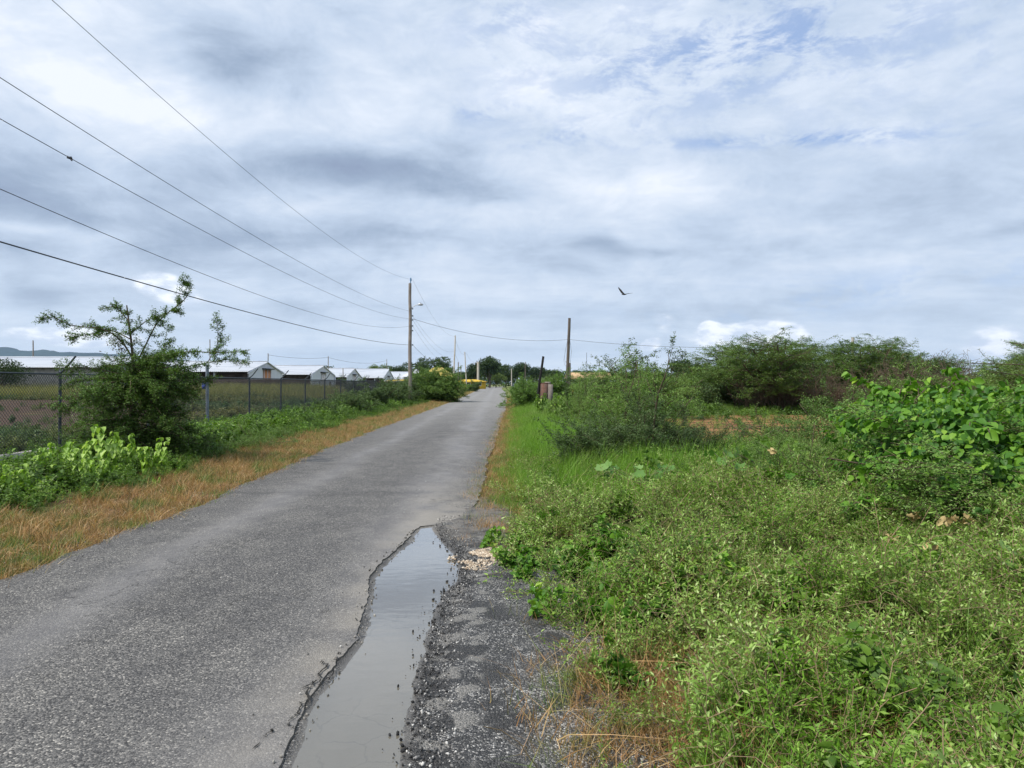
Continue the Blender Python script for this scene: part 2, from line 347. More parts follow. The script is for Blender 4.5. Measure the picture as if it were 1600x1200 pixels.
def thing(name, loc, label, cat, group=None, rz=0):
    o = bpy.data.objects.new(name, None); COL.objects.link(o); o.location = loc; o.rotation_euler = (0, 0, rz)
    o.empty_display_size = .3
    return tag(o, label, cat, group)
def dup(root, loc, rz=0, sc=1, label=None, group=None, szz=None):
    r = root.copy(); COL.objects.link(r); r.location = loc; r.rotation_euler = (0, 0, rz); r.scale = (sc, sc, szz or sc)
    if label: r['label'] = label
    if group: r['group'] = group
    for ch in list(root.children):
        c_ = ch.copy(); COL.objects.link(c_); c_.parent = r
        for g in ch.children: d_ = g.copy(); COL.objects.link(d_); d_.parent = c_
    return r
# ------------------------------------------------------------------ scattered ground cover: one object, instances inside it
def scatter(name, label, protos, mats, P, rot, scl, pick, cat='plants'):
    """protos: list of Geo; P: Nx3 places; the cover is ONE object that instances its own clumps"""
    G = Geo(); pr = []
    for k, g in enumerate(protos):
        V, r, f3, f4, m3, m4 = g.arrays(); n0 = G.n
        G.v.append(V); G.r.append(r)
        if len(f3): G.f3.append(f3+n0); G.m3.append(m3)
        if len(f4): G.f4.append(f4+n0); G.m4.append(m4)
        G.n += len(V); pr += [k]*len(V)
    G.v.append(arr(P)); G.r.append(np.zeros(len(P))); G.n += len(P); pr += [-1]*len(P)
    me = G.mesh(name, mats)
    nP = len(pr)-len(P)
    a = me.attributes.new('proto', 'INT', 'POINT'); a.data.foreach_set('value', np.array(pr, dtype=np.int32))
    a = me.attributes.new('pick', 'INT', 'POINT'); a.data.foreach_set('value', np.concatenate([np.full(nP, -1), pick]).astype(np.int32))
    a = me.attributes.new('scl', 'FLOAT', 'POINT'); a.data.foreach_set('value', np.concatenate([np.ones(nP), scl]).astype(np.float32))
    a = me.attributes.new('rot', 'FLOAT_VECTOR', 'POINT'); a.data.foreach_set('vector', np.concatenate([np.zeros((nP, 3)), rot]).astype(np.float32).ravel())
    o = bpy.data.objects.new(name, me); COL.objects.link(o); tag(o, label, cat, None, 'stuff')
    t = bpy.data.node_groups.new(name+'_scatter', 'GeometryNodeTree')
    t.interface.new_socket('Geometry', in_out='INPUT', socket_type='NodeSocketGeometry')
    t.interface.new_socket('Geometry', in_out='OUTPUT', socket_type='NodeSocketGeometry')
    gi = t.nodes.new('NodeGroupInput'); go = t.nodes.new('NodeGroupOutput'); jn = t.nodes.new('GeometryNodeJoinGeometry')
    def na(nm, ty):
        n_ = t.nodes.new('GeometryNodeInputNamedAttribute'); n_.data_type = ty; n_.inputs['Name'].default_value = nm
        return [s_ for s_ in n_.outputs if s_.enabled and s_.name == 'Attribute'][0]
    def eq(a_, k_):
        n_ = t.nodes.new('FunctionNodeCompare'); n_.data_type = 'INT'; n_.operation = 'EQUAL'
        i_ = [s_ for s_ in n_.inputs if s_.type == 'INT']; t.links.new(a_, i_[0]); i_[1].default_value = k_
        return n_.outputs[0]
    ap, ak, asc, aro = na('proto', 'INT'), na('pick', 'INT'), na('scl', 'FLOAT'), na('rot', 'FLOAT_VECTOR')
    for k in range(len(protos)):
        s1 = t.nodes.new('GeometryNodeSeparateGeometry'); s1.domain = 'POINT'; t.links.new(gi.outputs[0], s1.inputs[0]); t.links.new(eq(ap, k), s1.inputs[1])
        s2 = t.nodes.new('GeometryNodeSeparateGeometry'); s2.domain = 'POINT'; t.links.new(gi.outputs[0], s2.inputs[0]); t.links.new(eq(ak, k), s2.inputs[1])
        ip = t.nodes.new('GeometryNodeInstanceOnPoints'); t.links.new(s2.outputs[0], ip.inputs['Points']); t.links.new(s1.outputs[0], ip.inputs['Instance'])
        t.links.new(aro, ip.inputs['Rotation']); t.links.new(asc, ip.inputs['Scale']); t.links.new(ip.outputs[0], jn.inputs[0])
    t.links.new(jn.outputs[0], go.inputs[0])
    md = o.modifiers.new('scatter', 'NODES'); md.node_group = t
    return o
def randrot(n, tilt=.15): return np.stack([RNG.normal(0, tilt, n), RNG.normal(0, tilt, n), RNG.random(n)*6.283], 1)
def fill(x0, x1, y0, y1, dens, keep):
    n = int((x1-x0)*(y1-y0)*dens); x = RNG.uniform(x0, x1, n); y = RNG.uniform(y0, y1, n)
    k = RNG.random(n) < keep(x, y); return x[k], y[k]
def on_ground(x, y, dz=0.): return np.stack([x, y, gh(x, y)+dz], 1)
def seen(x, y, m=1.0):    # within the view wedge plus a margin, so a step to the side still finds plants
    return np.abs(x) < y*.80+m+1.2
# ------------------------------------------------------------------ structure: ground
def graded(a, b, fine0, fine1, step, grow=1.25):
    c_ = list(np.arange(fine0, fine1, step)); s_ = step; v_ = fine1
    while v_ < b: c_.append(v_); s_ *= grow; v_ += s_
    c_.append(b); s_ = step; v_ = fine0-step
    while v_ > a: c_.insert(0, v_); s_ *= grow; v_ -= s_
    c_.insert(0, a); return np.array(c_)
def grid(xs, ys, zf, G=None, mi=0):
    X, Y = np.meshgrid(xs, ys); Z = zf(X, Y); n, m_ = X.shape
    i = np.arange(n-1)[:, None]*m_; j = np.arange(m_-1)[None, :]
    f = np.stack([i+j, i+j+1, i+j+m_+1, i+j+m_], -1).reshape(-1, 4)
    return (G or Geo()).add(np.stack([X, Y, Z], -1).reshape(-1, 3), f, .5, mi)
m, t, b = newmat('ground_soil'); p = posn(t); sp = t.node('ShaderNodeSeparateXYZ', {0: p})
n1 = t.noise(p, .35, 5, .6); n2 = t.noise(p, 6, 5, .65)
green = t.mix(n2, (.035, .06, .015), (.10, .12, .04)); soil = t.mix(n2, (.09, .055, .035), (.22, .13, .08))
fld = t.mix(t.smooth(t.noise(t.scalev(p, (.05, .12, 1)), 1, 4), .4, .6), t.mix(n2, (.12, .14, .045), (.25, .24, .09)), t.mix(n2, (.07, .11, .03), (.15, .18, .06)))
far = t.smooth(sp.outputs[1], 45, 75)
c = t.mix(t.smooth(n1, .45, .6), green, soil); c = t.mix(far, c, fld)
# ploughed strip behind the fence and bare furrowed soil on the right
fur = t.noise(t.scalev(p, (.25, 2.6, 1)), 1.2, 5, .7)
pl = t.m('MULTIPLY', t.smooth(sp.outputs[0], -11.5, -13), t.m('MULTIPLY', t.smooth(sp.outputs[1], 20, 24), t.smooth(sp.outputs[1], 60, 50)))
pl = t.m('MULTIPLY', pl, t.smooth(t.noise(p, .22, 3), .28, .38))
c = t.mix(pl, c, t.mix(fur, (.035, .025, .020), (.125, .085, .06)))
br_ = t.m('MULTIPLY', t.smooth(sp.outputs[0], 4.0, 5.5), t.m('MULTIPLY', t.smooth(sp.outputs[1], 14.5, 17), t.smooth(sp.outputs[1], 38, 34)))
fur2 = t.noise(t.scalev(p, (.12, 1.3, 1)), 1.3, 5, .6)
c = t.mix(br_, c, t.ramp(fur2, [(.36, (.035, .022, .018)), (.46, (.20, .105, .05)), (.62, (.34, .19, .085))]))
t.put(b.inputs['Base Color'], c); b.inputs['Roughness'].default_value = .95; b.inputs['Specular IOR Level'].default_value = .1
bn = t.node('ShaderNodeBump', {'Strength': .8, 'Distance': .05, 'Height': t.noise(p, 9, 6, .7)}); t.L.new(bn.outputs[0], b.inputs['Normal'])
xs = graded(-12000, 12000, -16, 16, .25, 1.18); ys = graded(-300, 12000, -2, 30, .25, 1.12)
g = grid(xs, ys, gh); tag(g.obj('ground', m, smooth=True), kind='structure')
# ------------------------------------------------------------------ road
def roadcol(t, p, shoulder=False):
    # stones of the worn surface, wheel tracks, patches
    vo = t.node('ShaderNodeTexVoronoi', {'Vector': p, 'Scale': 115.0, 'Randomness': 1.0})
    cell = t.node('ShaderNodeSeparateColor', {0: vo.outputs['Color']})
    vo2 = t.node('ShaderNodeTexVoronoi', {'Vector': p, 'Scale': 46.0, 'Randomness': 1.0}); cell2 = t.node('ShaderNodeSeparateColor', {0: vo2.outputs['Color']})
    d = vo.outputs['Distance']
    return cell.outputs[0], cell.outputs[1], cell2.outputs[0], d, vo2.outputs['Distance']
m, t, b = newmat('worn_asphalt'); p = posn(t); sp = t.node('ShaderNodeSeparateXYZ', {0: p})
r1, r2, r3, d1, d2 = roadcol(t, p)
stone = t.ramp(r1, [(0, (.035, .034, .034)), (.4, (.10, .098, .095)), (.75, (.155, .15, .142)), (.93, (.26, .25, .232)), (1, (.44, .42, .38))])
lane = t.m('ADD', sp.outputs[0], t.m('MULTIPLY', sp.outputs[1], .022))
wob = t.m('MULTIPLY', t.m('SUBTRACT', t.noise(p, .35, 3), .5), .7); lane = t.m('ADD', lane, wob)
def track(c0, s0):
    q = t.m('DIVIDE', t.m('SUBTRACT', lane, c0), s0); return t.m('EXPONENT', t.m('MULTIPLY', t.m('MULTIPLY', q, q), -1))
sm = t.m('ADD', t.m('MULTIPLY', track(-2.95, .28), .75), t.m('MULTIPLY', track(-.95, .42), .9), clamp=True)
big = t.noise(t.scalev(p, (1, .35, 1)), .9, 4, .6)
fine = t.noise(p, 30, 4, .7)
smoothc = t.mix(fine, (.14, .135, .135), (.245, .237, .23))
sm = t.m('MULTIPLY', sm, t.m('ADD', t.m('MULTIPLY', t.smooth(big, .3, .65), .55), .4))
c = t.mix(sm, stone, smoothc)
mid = t.noise(t.scalev(p, (1, .8, 1)), 2.6, 7, .75)
c = t.mix(t.smooth(mid, .36, .64), t.mix(1.0, c, (.80, .79, .79), 'MULTIPLY'), t.mix(1.0, c, (1.10, 1.08, 1.05), 'MULTIPLY'))
damp = t.m('MULTIPLY', t.m('ADD', track(-1.9, .5), track(-3.9, .35), clamp=True), t.smooth(t.noise(t.scalev(p, (1, .25, 1)), 1.1, 4), .35, .6))
c = t.mix(t.m('MULTIPLY', damp, .5), c, t.mix(1.0, c, (.7, .7, .72), 'MULTIPLY'))
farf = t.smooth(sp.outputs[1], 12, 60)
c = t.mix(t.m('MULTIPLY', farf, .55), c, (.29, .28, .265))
c = t.mix(t.m('MULTIPLY', t.smooth(big, .52, .72), .45), c, t.mix(1.0, c, (.62, .62, .64), 'MULTIPLY'))
# pale limey fringe beside the puddle, old transverse patches further off
fr = t.m('MULTIPLY', t.m('MULTIPLY', t.smooth(lane, -1.35, -.9), t.smooth(t.noise(p, 1.6, 4), .3, .6)), t.smooth(sp.outputs[1], 13, 8))
c = t.mix(t.m('MULTIPLY', fr, .75), c, t.mix(fine, (.19, .172, .15), (.34, .31, .26)))
cr = t.node('ShaderNodeTexVoronoi', {'Vector': t.vm('ADD', t.scalev(p, (.55, .30, 1)), t.noise(p, 3, 4, .6, 0, True)), 'Scale': .9}, feature='DISTANCE_TO_EDGE')
crm = t.m('MULTIPLY', t.smooth(cr.outputs[0], .009, .002), t.smooth(t.noise(p, .5, 2), .46, .56))
c = t.mix(t.m('MULTIPLY', crm, .8), c, (.035, .033, .03))
tar = t.smooth(t.noise(t.scalev(p, (.35, 1.2, 1)), .55, 5, .65), .60, .66)
c = t.mix(t.m('MULTIPLY', tar, .45), c, t.mix(1.0, c, (.5, .5, .52), 'MULTIPLY'))
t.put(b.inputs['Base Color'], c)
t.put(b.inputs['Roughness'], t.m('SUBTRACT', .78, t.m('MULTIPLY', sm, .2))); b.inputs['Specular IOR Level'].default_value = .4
hgt = t.m('MULTIPLY', t.m('ADD', t.m('MULTIPLY', d1, -1.0), t.m('MULTIPLY', r2, .6)), t.m('SUBTRACT', 1.0, t.m('MULTIPLY', sm, .75)))
bn = t.node('ShaderNodeBump', {'Strength': .7, 'Distance': .008, 'Height': hgt}); t.L.new(bn.outputs[0], b.inputs['Normal'])
M['asphalt'] = m
# old sunken surface / crumbled shoulder
m, t, b = newmat('crumbled_shoulder'); p = posn(t); sp = t.node('ShaderNodeSeparateXYZ', {0: p})
r1, r2, r3, d1, d2 = roadcol(t, p)
stone = t.ramp(r1, [(0, (.02, .02, .021)), (.5, (.055, .054, .053)), (.75, (.13, .125, .12)), (.92, (.32, .31, .29)), (1, (.60, .58, .54))])
tarp = t.smooth(t.noise(p, 3.2, 5, .65), .46, .56)
c = t.mix(t.m('MULTIPLY', tarp, .85), stone, t.mix(t.noise(p, 40, 3), (.012, .012, .013), (.05, .048, .046)))
slab = t.m('MULTIPLY', t.smooth(t.noise(p, 5.5, 4, .5), .53, .58), t.m('MULTIPLY', t.smooth(sp.outputs[0], -.5, -.42), t.smooth(sp.outputs[0], -.12, -.2)))
c = t.mix(slab, c, t.mix(r1, (.14, .135, .125), (.28, .265, .24)))
bedc = t.mix(t.noise(p, 8, 4), (.10, .092, .082), (.15, .14, .125))
crk = t.node('ShaderNodeTexVoronoi', {'Vector': t.vm('ADD', p, t.vm('MULTIPLY', t.noise(p, 6, 4, .6, 0, True), (.15, .15, .15))), 'Scale': 4.2}, feature='DISTANCE_TO_EDGE')
bedc = t.mix(t.m('MULTIPLY', t.smooth(crk.outputs[0], .03, .006), t.smooth(t.noise(p, 1.7, 2), .42, .55)), bedc, (.03, .028, .026))
inside = t.node('ShaderNodeAttribute', attribute_name='rnd').outputs['Fac']
c = t.mix(inside, c, bedc)
c = t.mix(t.m('MULTIPLY', t.m('MULTIPLY', t.smooth(sp.outputs[1], 7.0, 7.9), t.smooth(t.noise(p, 7, 5, .6), .35, .55)), .8), c, t.mix(t.noise(p, 30, 4, .7), (.14, .125, .105), (.30, .27, .23)))
lg = t.m('MULTIPLY', t.smooth(sp.outputs[0], -.15, .25), t.smooth(t.noise(p, 2.5, 3), .4, .6))
c = t.mix(t.m('MULTIPLY', lg, .6), c, t.ramp(r1, [(0, (.06, .06, .06)), (.5, (.17, .165, .16)), (1, (.6, .58, .54))]))
t.put(b.inputs['Base Color'], c); t.put(b.inputs['Roughness'], t.mix(inside, (.62,)*3, (.4,)*3)); b.inputs['Specular IOR Level'].default_value = .45
hgt = t.m('MULTIPLY', t.m('ADD', t.m('MULTIPLY', d1, -1.0), r2), t.m('SUBTRACT', 1.0, inside))
bn = t.node('ShaderNodeBump', {'Strength': .9, 'Distance': .014, 'Height': hgt}); t.L.new(bn.outputs[0], b.inputs['Normal'])
M['shoulder'] = m
TOP = .011
def upper_right(y): return np.where(y < 7.7, np.interp(y, PLy, PLx)-.012, np.interp(y, [7.7, 7.95, 8.05, 8.2, 8.5, 9.5], [-1.06, -1.03, -.86, -.72, -.60, -.5])*(y < 9.5)+right_edge(y)*(y >= 9.5))
ysr = np.concatenate([np.arange(-1.5, 14, .035), np.arange(14, 40, .2), np.arange(40, 420, 3)])
jag = lambda y, s, k: (vnoise(y, y*0+.5, s, k)-.5)
jl = .22*jag(ysr, .9, 1)+.12*jag(ysr, 3.3, 2)+.05*jag(ysr, 11, 3)
jr = np.where(ysr < 8.5, .025*jag(ysr, 9, 4)+.02*jag(ysr, 25, 5), .12*jag(ysr, 1.3, 6)+.06*jag(ysr, 5, 7)+.02*jag(ysr, 14, 8))
XL = left_edge(ysr)+jl; XR = upper_right(ysr)+jr
nx = 22; G = Geo(); tt = np.linspace(0, 1, nx)
X = XL[:, None]+(XR-XL)[:, None]*tt[None]; Y = np.repeat(ysr[:, None], nx, 1)
crown = TOP+.012*np.sin(tt*math.pi)[None]+0*Y+.012*(fbm(X, Y, .8, 4)-.5)
crown[:, 0] -= .012; V = np.stack([X, Y, crown], -1).reshape(-1, 3)
i = np.arange(len(ysr)-1)[:, None]*nx; j = np.arange(nx-1)[None]
G.add(V, np.stack([i+j, i+j+1, i+j+nx+1, i+j+nx], -1).reshape(-1, 4))
for e, sgn in ((0, -1), (nx-1, 1)):       # broken vertical edge of the asphalt layer
    a = np.stack([X[:, e], Y[:, e], crown[:, e]], -1); b_ = a.copy(); b_[:, 2] = -.05; b_[:, 0] += sgn*.012
    n_ = len(a); k = np.arange(n_-1)
    G.add(np.vstack([a, b_]), np.stack([k, k+n_, k+n_+1, k+1], -1), .5, 1)
edgem = simple('broken_asphalt_edge', (.13, .12, .105), .9, .5, 25)
crm_ = simple('crack_shadow_tar', (.02, .019, .017), .95, .4, 30)
def crack(pts, wd, seed):
    rng = np.random.default_rng(seed); P = []
    for a_, b_ in zip(pts[:-1], pts[1:]):
        for t_ in np.linspace(0, 1, 7)[:-1]: P.append((a_[0]+(b_[0]-a_[0])*t_+rng.normal(0, .008), a_[1]+(b_[1]-a_[1])*t_+rng.normal(0, .012)))
    P = arr(P); n_ = len(P); T = nrm(np.gradient(P, axis=0)); N_ = np.stack([-T[:, 1], T[:, 0]], 1); w_ = (wd*rng.uniform(.3, 1.2, n_)*np.sin(np.linspace(.15, 3.0, n_)))[:, None]
    z = np.full(n_, TOP+.0085); k = np.arange(n_-1)
    G.add(np.vstack([np.column_stack([P+N_*w_, z]), np.column_stack([P-N_*w_, z])]), np.stack([k, k+n_, k+n_+1, k+1], -1), .5, 2)
for q_, (pts, wd) in enumerate([([(490, 1085), (505, 1070), (497, 1060), (512, 1045), (498, 1040), (512, 1034)], .006), ([(472, 1110), (484, 1100), (478, 1078), (492, 1070), (505, 1062)], .007), ([(452, 1130), (466, 1118), (470, 1104), (480, 1098)], .005), ([(505, 1072), (516, 1066), (521, 1050), (528, 1046)], .004),
                                ([(410, 1160), (425, 1150), (430, 1146)], .004), ([(398, 1175), (404, 1168)], .004)]): crack([gx(*p_) for p_ in pts], wd, q_)
tag(G.obj('road', [M['asphalt'], edgem, crm_]), kind='structure')
# shoulder: height field, sunk below the water line inside the puddle
xs = np.arange(-1.35, 1.4, .022); ys = np.arange(.4, 10.2, .028)
X, Y = np.meshgrid(xs, ys)
pl_ = np.interp(Y, PLy, PLx); pr_ = np.interp(Y, PRy, PRx)
dist = np.minimum(X-pl_, pr_-X); dist = np.where(Y > 7.8, np.minimum(dist, (7.97-Y)), dist)
dn = dist+.05*(fbm(X, Y, 4, 11)-.5)+.03*(fbm(X, Y, 14, 12)-.5)
Z = -.012*sstep(dn, 0, .12)+.020*sstep(-dn, 0, .30)+.010*(fbm(X, Y, 9, 15)-.5)*sstep(-dn, -.02, .2)+.018*(fbm(X, Y, 3, 16)-.5)*sstep(-dn, 0, .3)
Z += .02*np.clip(X-.1, 0, 1)-.0
Z = np.where(Y > 7.4, Z+(TOP+.004-Z)*sstep(Y, 7.5, 8.2)*sstep(-dn, .02, .15), Z)
Z = np.where(Y > 8.6, Z-.03*sstep(Y, 8.8, 9.8), Z)
Z = np.minimum(Z, .022)
Z = np.where(X < upper_right(Y)-.03, -.04, Z)
n_, m_ = X.shape; i = np.arange(n_-1)[:, None]*m_; j = np.arange(m_-1)[None]
G = Geo().add(np.stack([X, Y, Z], -1).reshape(-1, 3), np.stack([i+j, i+j+1, i+j+m_+1, i+j+m_], -1).reshape(-1, 4), sstep(dn, -.03, .06).ravel())
tag(G.obj('road_shoulder', M['shoulder'], smooth=True), kind='structure')
# water
m, t, b = newmat('puddle_water'); t.N.remove(b); p = posn(t)
ttc = t.node('ShaderNodeBsdfTransparent', {0: (.86, .84, .80)}); mud = t.node('ShaderNodeBsdfDiffuse', {0: (.31, .285, .225)})
nb = t.node('ShaderNodeBump', {'Strength': .10, 'Distance': .01, 'Height': t.noise(t.scalev(p, (1, 2.2, 1)), 5, 3, .5)})
gl = t.node('ShaderNodeBsdfGlossy', {0: (1, 1, 1), 'Roughness': .015, 'Normal': nb.outputs[0]})
fr = t.node('ShaderNodeFresnel', {0: 1.45, 'Normal': nb.outputs[0]})
mx = t.node('ShaderNodeMixShader', {0: .36, 1: ttc.outputs[0], 2: mud.outputs[0]})
mx2 = t.node('ShaderNodeMixShader', {0: t.m('MULTIPLY', fr.outputs[0], 1.8, clamp=True), 1: mx.outputs[0], 2: gl.outputs[0]})
t.L.new(mx2.outputs[0], t.N['Material Output'].inputs[0])
yy = np.arange(1.5, 8.05, .05); a = np.interp(yy, PLy, PLx)-.10; c_ = np.interp(yy, PRy, PRx)+.10
V = np.concatenate([np.stack([a, yy, 0*yy-.0035], -1), np.stack([c_, yy, 0*yy-.0035], -1)]); k = np.arange(len(yy)-1); n_ = len(yy)
tag(Geo().add(V, np.stack([k, k+n_, k+n_+1, k+1], -1)).obj('puddle', m), kind='structure')
# ------------------------------------------------------------------ structure: hills
def hill(name, prof, Yd, depth):
    """prof: list of (px, py) of the skyline; a ridge with real slopes"""
    G = Geo(); pxs = np.linspace(prof[0][0], prof[-1][0], 160); pys = np.interp(pxs, [a for a, b in prof], [b for a, b in prof])
    xs_ = (pxs-800)*Yd/F; top = (600-pys)*Yd/F; top = top+top.max()*.05*(fbm(xs_/Yd*60, xs_*0, 1, 3, 4)-.5)*2
    rows = []
    for k, (f, hh) in enumerate([(-1, -.02), (-.7, .22), (-.45, .5), (-.2, .82), (0, 1), (.3, .7), (1, -.02)]):
        wob = fbm(xs_/Yd*90, xs_*0+k, 1, 20+k, 3)-.5
        rows.append(np.stack([xs_*(1+f*depth/Yd*0), Yd+f*depth+wob*depth*.3, np.maximum(top*hh*(1+(.3*wob if 0 < k < 4 else 0)), -5)], -1))
    V = np.stack(rows); n_, m_ = V.shape[:2]; i = np.arange(n_-1)[:, None]*m_; j = np.arange(m_-1)[None]
    G.add(V.reshape(-1, 3), np.stack([i+j, i+j+1, i+j+m_+1, i+j+m_], -1).reshape(-1, 4))
    return tag(G.obj(name, M['hill'], smooth=True), kind='structure')
hill('hills', [(-520, 556), (-300, 535), (-100, 540), (0, 541), (22, 543), (40, 548), (60, 545), (100, 549), (140, 551), (180, 553), (220, 556), (300, 562), (360, 567), (390, 570), (425, 571), (470, 577), (520, 581), (700, 590), (800, 596), (860, 600)], 8500, 900)
hill('hills', [(800, 600), (900, 597), (1100, 596), (1500, 592), (1700, 590), (2000, 592)], 9000, 700)
#@@OBJECTS@@
# ------------------------------------------------------------------ buildings: poultry barns
def barn(xe, y0, y1, L, he, hr, door, label, side='netting'):
    dooroff = 0
    """gable end at x=xe facing the road, ridge along X towards -X"""
    yc = (y0+y1)/2; r = thing('poultry_barn', (xe, yc, 0), label, 'barn', 'long white poultry barns'); wd = (y1-y0)/2
    g = Geo(); ov = .55; th = .07
    for s_ in (-1, 1):
        a = (he-ov*(hr-he)/wd); 
        v = [(-L, s_*(wd+ov), a), (.10, s_*(wd+ov), a), (.10, 0, hr), (-L, 0, hr)]
        v += [(x, y, z+th) for x, y, z in v]; 
        g.add(v, [(0, 1, 2, 3), (4, 5, 6, 7), (0, 1, 5, 4), (0, 3, 7, 4), (1, 2, 6, 5)])
    g.box(-L, .11, -.25, .25, hr+.05, hr+.13)
    g.obj('roof', M['roof'], r)
    g = Geo(); zz_ = he-.02
    for x in (0, -L+.2):
        g.add([(x, -wd, 0), (x, wd, 0), (x, wd, zz_), (x, 0, hr-.03), (x, -wd, zz_)], [(0, 1, 2), (0, 2, 4), (2, 3, 4)])
        g.add([(x-.12, -wd, 0), (x-.12, wd, 0), (x-.12, wd, zz_), (x-.12, 0, hr-.03), (x-.12, -wd, zz_)], [(0, 1, 2), (0, 2, 4), (2, 3, 4)])
    for s_ in (-1, 1):
        g.box(-L, 0, s_*wd-.08, s_*wd+.08, 0, 1.05)
        for k in range(int(L/6)+1): g.box(-L+k*6, -L+k*6+.22, s_*wd-.1, s_*wd+.1, 1.05, zz_)
    g.obj('wall', M['white'], r)
    g = Geo()
    for s_ in (-1, 1): g.box(-L+.1, -.15, s_*wd-.03, s_*wd+.03, 1.05, zz_-.05)
    g.obj('side_netting' if side == 'netting' else 'side_wall', M[side], r)
    # rafters' fascia on the gable
    g = Geo()
    for s_ in (-1, 1): g.tube([(.12, s_*(wd+ov), he-.28), (.12, 0, hr-.02)], .07, 4)
    g.obj('verge_board', M['white'], r)
    g = Geo().box(.01, .08, dooroff-1.25, dooroff+1.25, 0, 3.3); d_ = g.obj('door', M[door], r)
    g = Geo(); [g.box(.085, .12, dooroff+a_-.05, dooroff+a_+.05, 0, 3.3) for a_ in (-1.2, 0, 1.2)]; g.obj('door_rail', M['white'], d_)
    g = Geo().box(.005, .45, dooroff-1.6, dooroff+1.6, 3.36, 3.5); g.obj('lintel', M['galv'], r)
    g = Geo().box(.005, .05, wd*.55, wd*.55+.9, 1.2, 2.0); g.obj('vent', M['glassdark'], r)
    return r
barn(-38, 66, 82, 34, 3.2, 4.32, 'pdoor', 'wide pale tin roofed barn nearest the fence, behind the thorn tree', 'conc')
barn(-30, 81, 93, 46, 3.1, 4.3, 'orange', 'white barn whose gable has an orange door')
barn(-30, 106, 120, 48, 3.1, 4.5, 'pdoor', 'white barn with a pale shut door in its gable')
barn(-30.5, 131, 144, 48, 3.0, 4.6, 'pdoor', 'white roofed barn behind the one with the pale shut door')
barn(-29, 160, 174, 50, 3.1, 5.1, 'pdoor', 'white roofed barn seen over the small acacia shrub at the fence')
barn(-28.5, 188, 202, 30, 3.0, 4.9, 'pdoor', 'smallest far barn roof just left of the tall utility pole')
# ------------------------------------------------------------------ yellow buildings
def house(name, x, y, wx, wy, h, hr, wall, roof, label, cat='house', wins=3, along='x', hip=True):
    r = thing(name, (x, y, 0), label, cat)
    Geo().box(-wx/2, wx/2, -wy/2, wy/2, -.2, h).obj('wall', M[wall], r)
    o = .5; g = Geo(); X0, X1, Y0, Y1 = -wx/2-o, wx/2+o, -wy/2-o, wy/2+o; q = wy*.45 if hip else 0
    v = [(X0, Y0, h), (X1, Y0, h), (X1, Y1, h), (X0, Y1, h), (X0+q, 0, hr), (X1-q, 0, hr)]
    g.add(v, [(0, 1, 5, 4), (2, 3, 4, 5)]).add(v, [(1, 2, 5), (3, 0, 4)]); g.box(X0, X1, Y0, Y1, h-.18, h-.02)
    g.obj('roof', M[roof], r)
    for k in range(wins):
        cx = -wx/2+(k+.5)*wx/wins; f = Geo(); 
        for a_, b_, c_, d_ in ((-.6, .6, 1.0, 1.1), (-.6, .6, 2.0, 2.1), (-.6, -.5, 1.1, 2.0), (.5, .6, 1.1, 2.0)): f.box(cx+a_, cx+b_, -wy/2-.06, -wy/2-.003, c_, d_)
        wf = f.obj('window', M['white'], r); Geo().box(cx-.5, cx+.5, -wy/2-.03, -wy/2-.004, 1.1, 2.0).obj('pane', M['glassdark'], wf)
    return r
house('yellow_house', -15.6, 150, 6.2, 6, 3.2, 5.1, 'yellow', 'yroof', 'yellow house with a yellow hipped roof above the roadside bush')
house('yellow_house', -13.9, 232, 10.5, 8, 2.4, 3.1, 'yellow', 'yellow', 'low yellow building beside the far end of the road')
house('yellow_shed', -17.2, 112, 5.5, 5, 2.0, 2.3, 'yellow', 'yellow', 'low yellow shed behind the fence by the tall pole', 'shed')
house('roadside_building', 11.2, 105, 5.4, 6, 2.5, 3.3, 'yellow', 'orroof', 'low building with a faded orange roof beyond the scrub', 'building', hip=False)
house('white_house', -25.8, 190, 5, 6, 3.6, 5.6, 'white', 'white', 'small white house beside the palm', wins=2)
house('dark_roofed_shed', 44, 61, 7, 6, 1.7, 2.2, 'netting', 'netting', 'dark roofed shed at the right edge behind the scrub', 'shed', wins=1)
# ------------------------------------------------------------------ fences
def links(G, p0, p1, z0a, z0b, h, pitch, r_, z1=None):
    p0 = arr(p0); p1 = arr(p1); L = np.linalg.norm(p1-p0); n = int((L+h)/pitch); U = (p1-p0)/L; Nn = np.array([-U[1], U[0]])
    for sgn in (1, -1):
        for k in range(n):
            s0 = k*pitch-h; s1 = s0+h; z0, z1_ = 0, h
            if s0 < 0: z0 = -s0; s0 = 0
            if s1 > L: z1_ = h-(s1-L); s1 = L
            if z1_-z0 < .02: continue
            if sgn < 0: a, b_ = (L-s0, z0), (L-s1, z1_)
            else: a, b_ = (s0, z0), (s1, z1_)
            v = []
            for s_, z in (a, b_):
                c_ = p0+U*s_; zb = z0a+(z0b-z0a)*s_/L+z
                v += [(c_[0]+Nn[0]*r_, c_[1]+Nn[1]*r_, zb), (c_[0]-Nn[0]*r_, c_[1]-Nn[1]*r_, zb+r_), (c_[0]-Nn[0]*r_, c_[1]-Nn[1]*r_, zb-r_)]
            G.add(v, [(0, 1, 4, 3), (1, 2, 5, 4), (2, 0, 3, 5)])
fr_ = thing('chain_link_fence', (-10.3, 16.2, 0), 'long chain link fence with angled arms on top along the road', 'fence')
def loc(x, y, z): return (x+10.3, y-16.2, z)
ph = 1.85
fys = [16.2-8.2, 16.2-4.1]+[16.2+4.1*k for k in range(0, 30)]
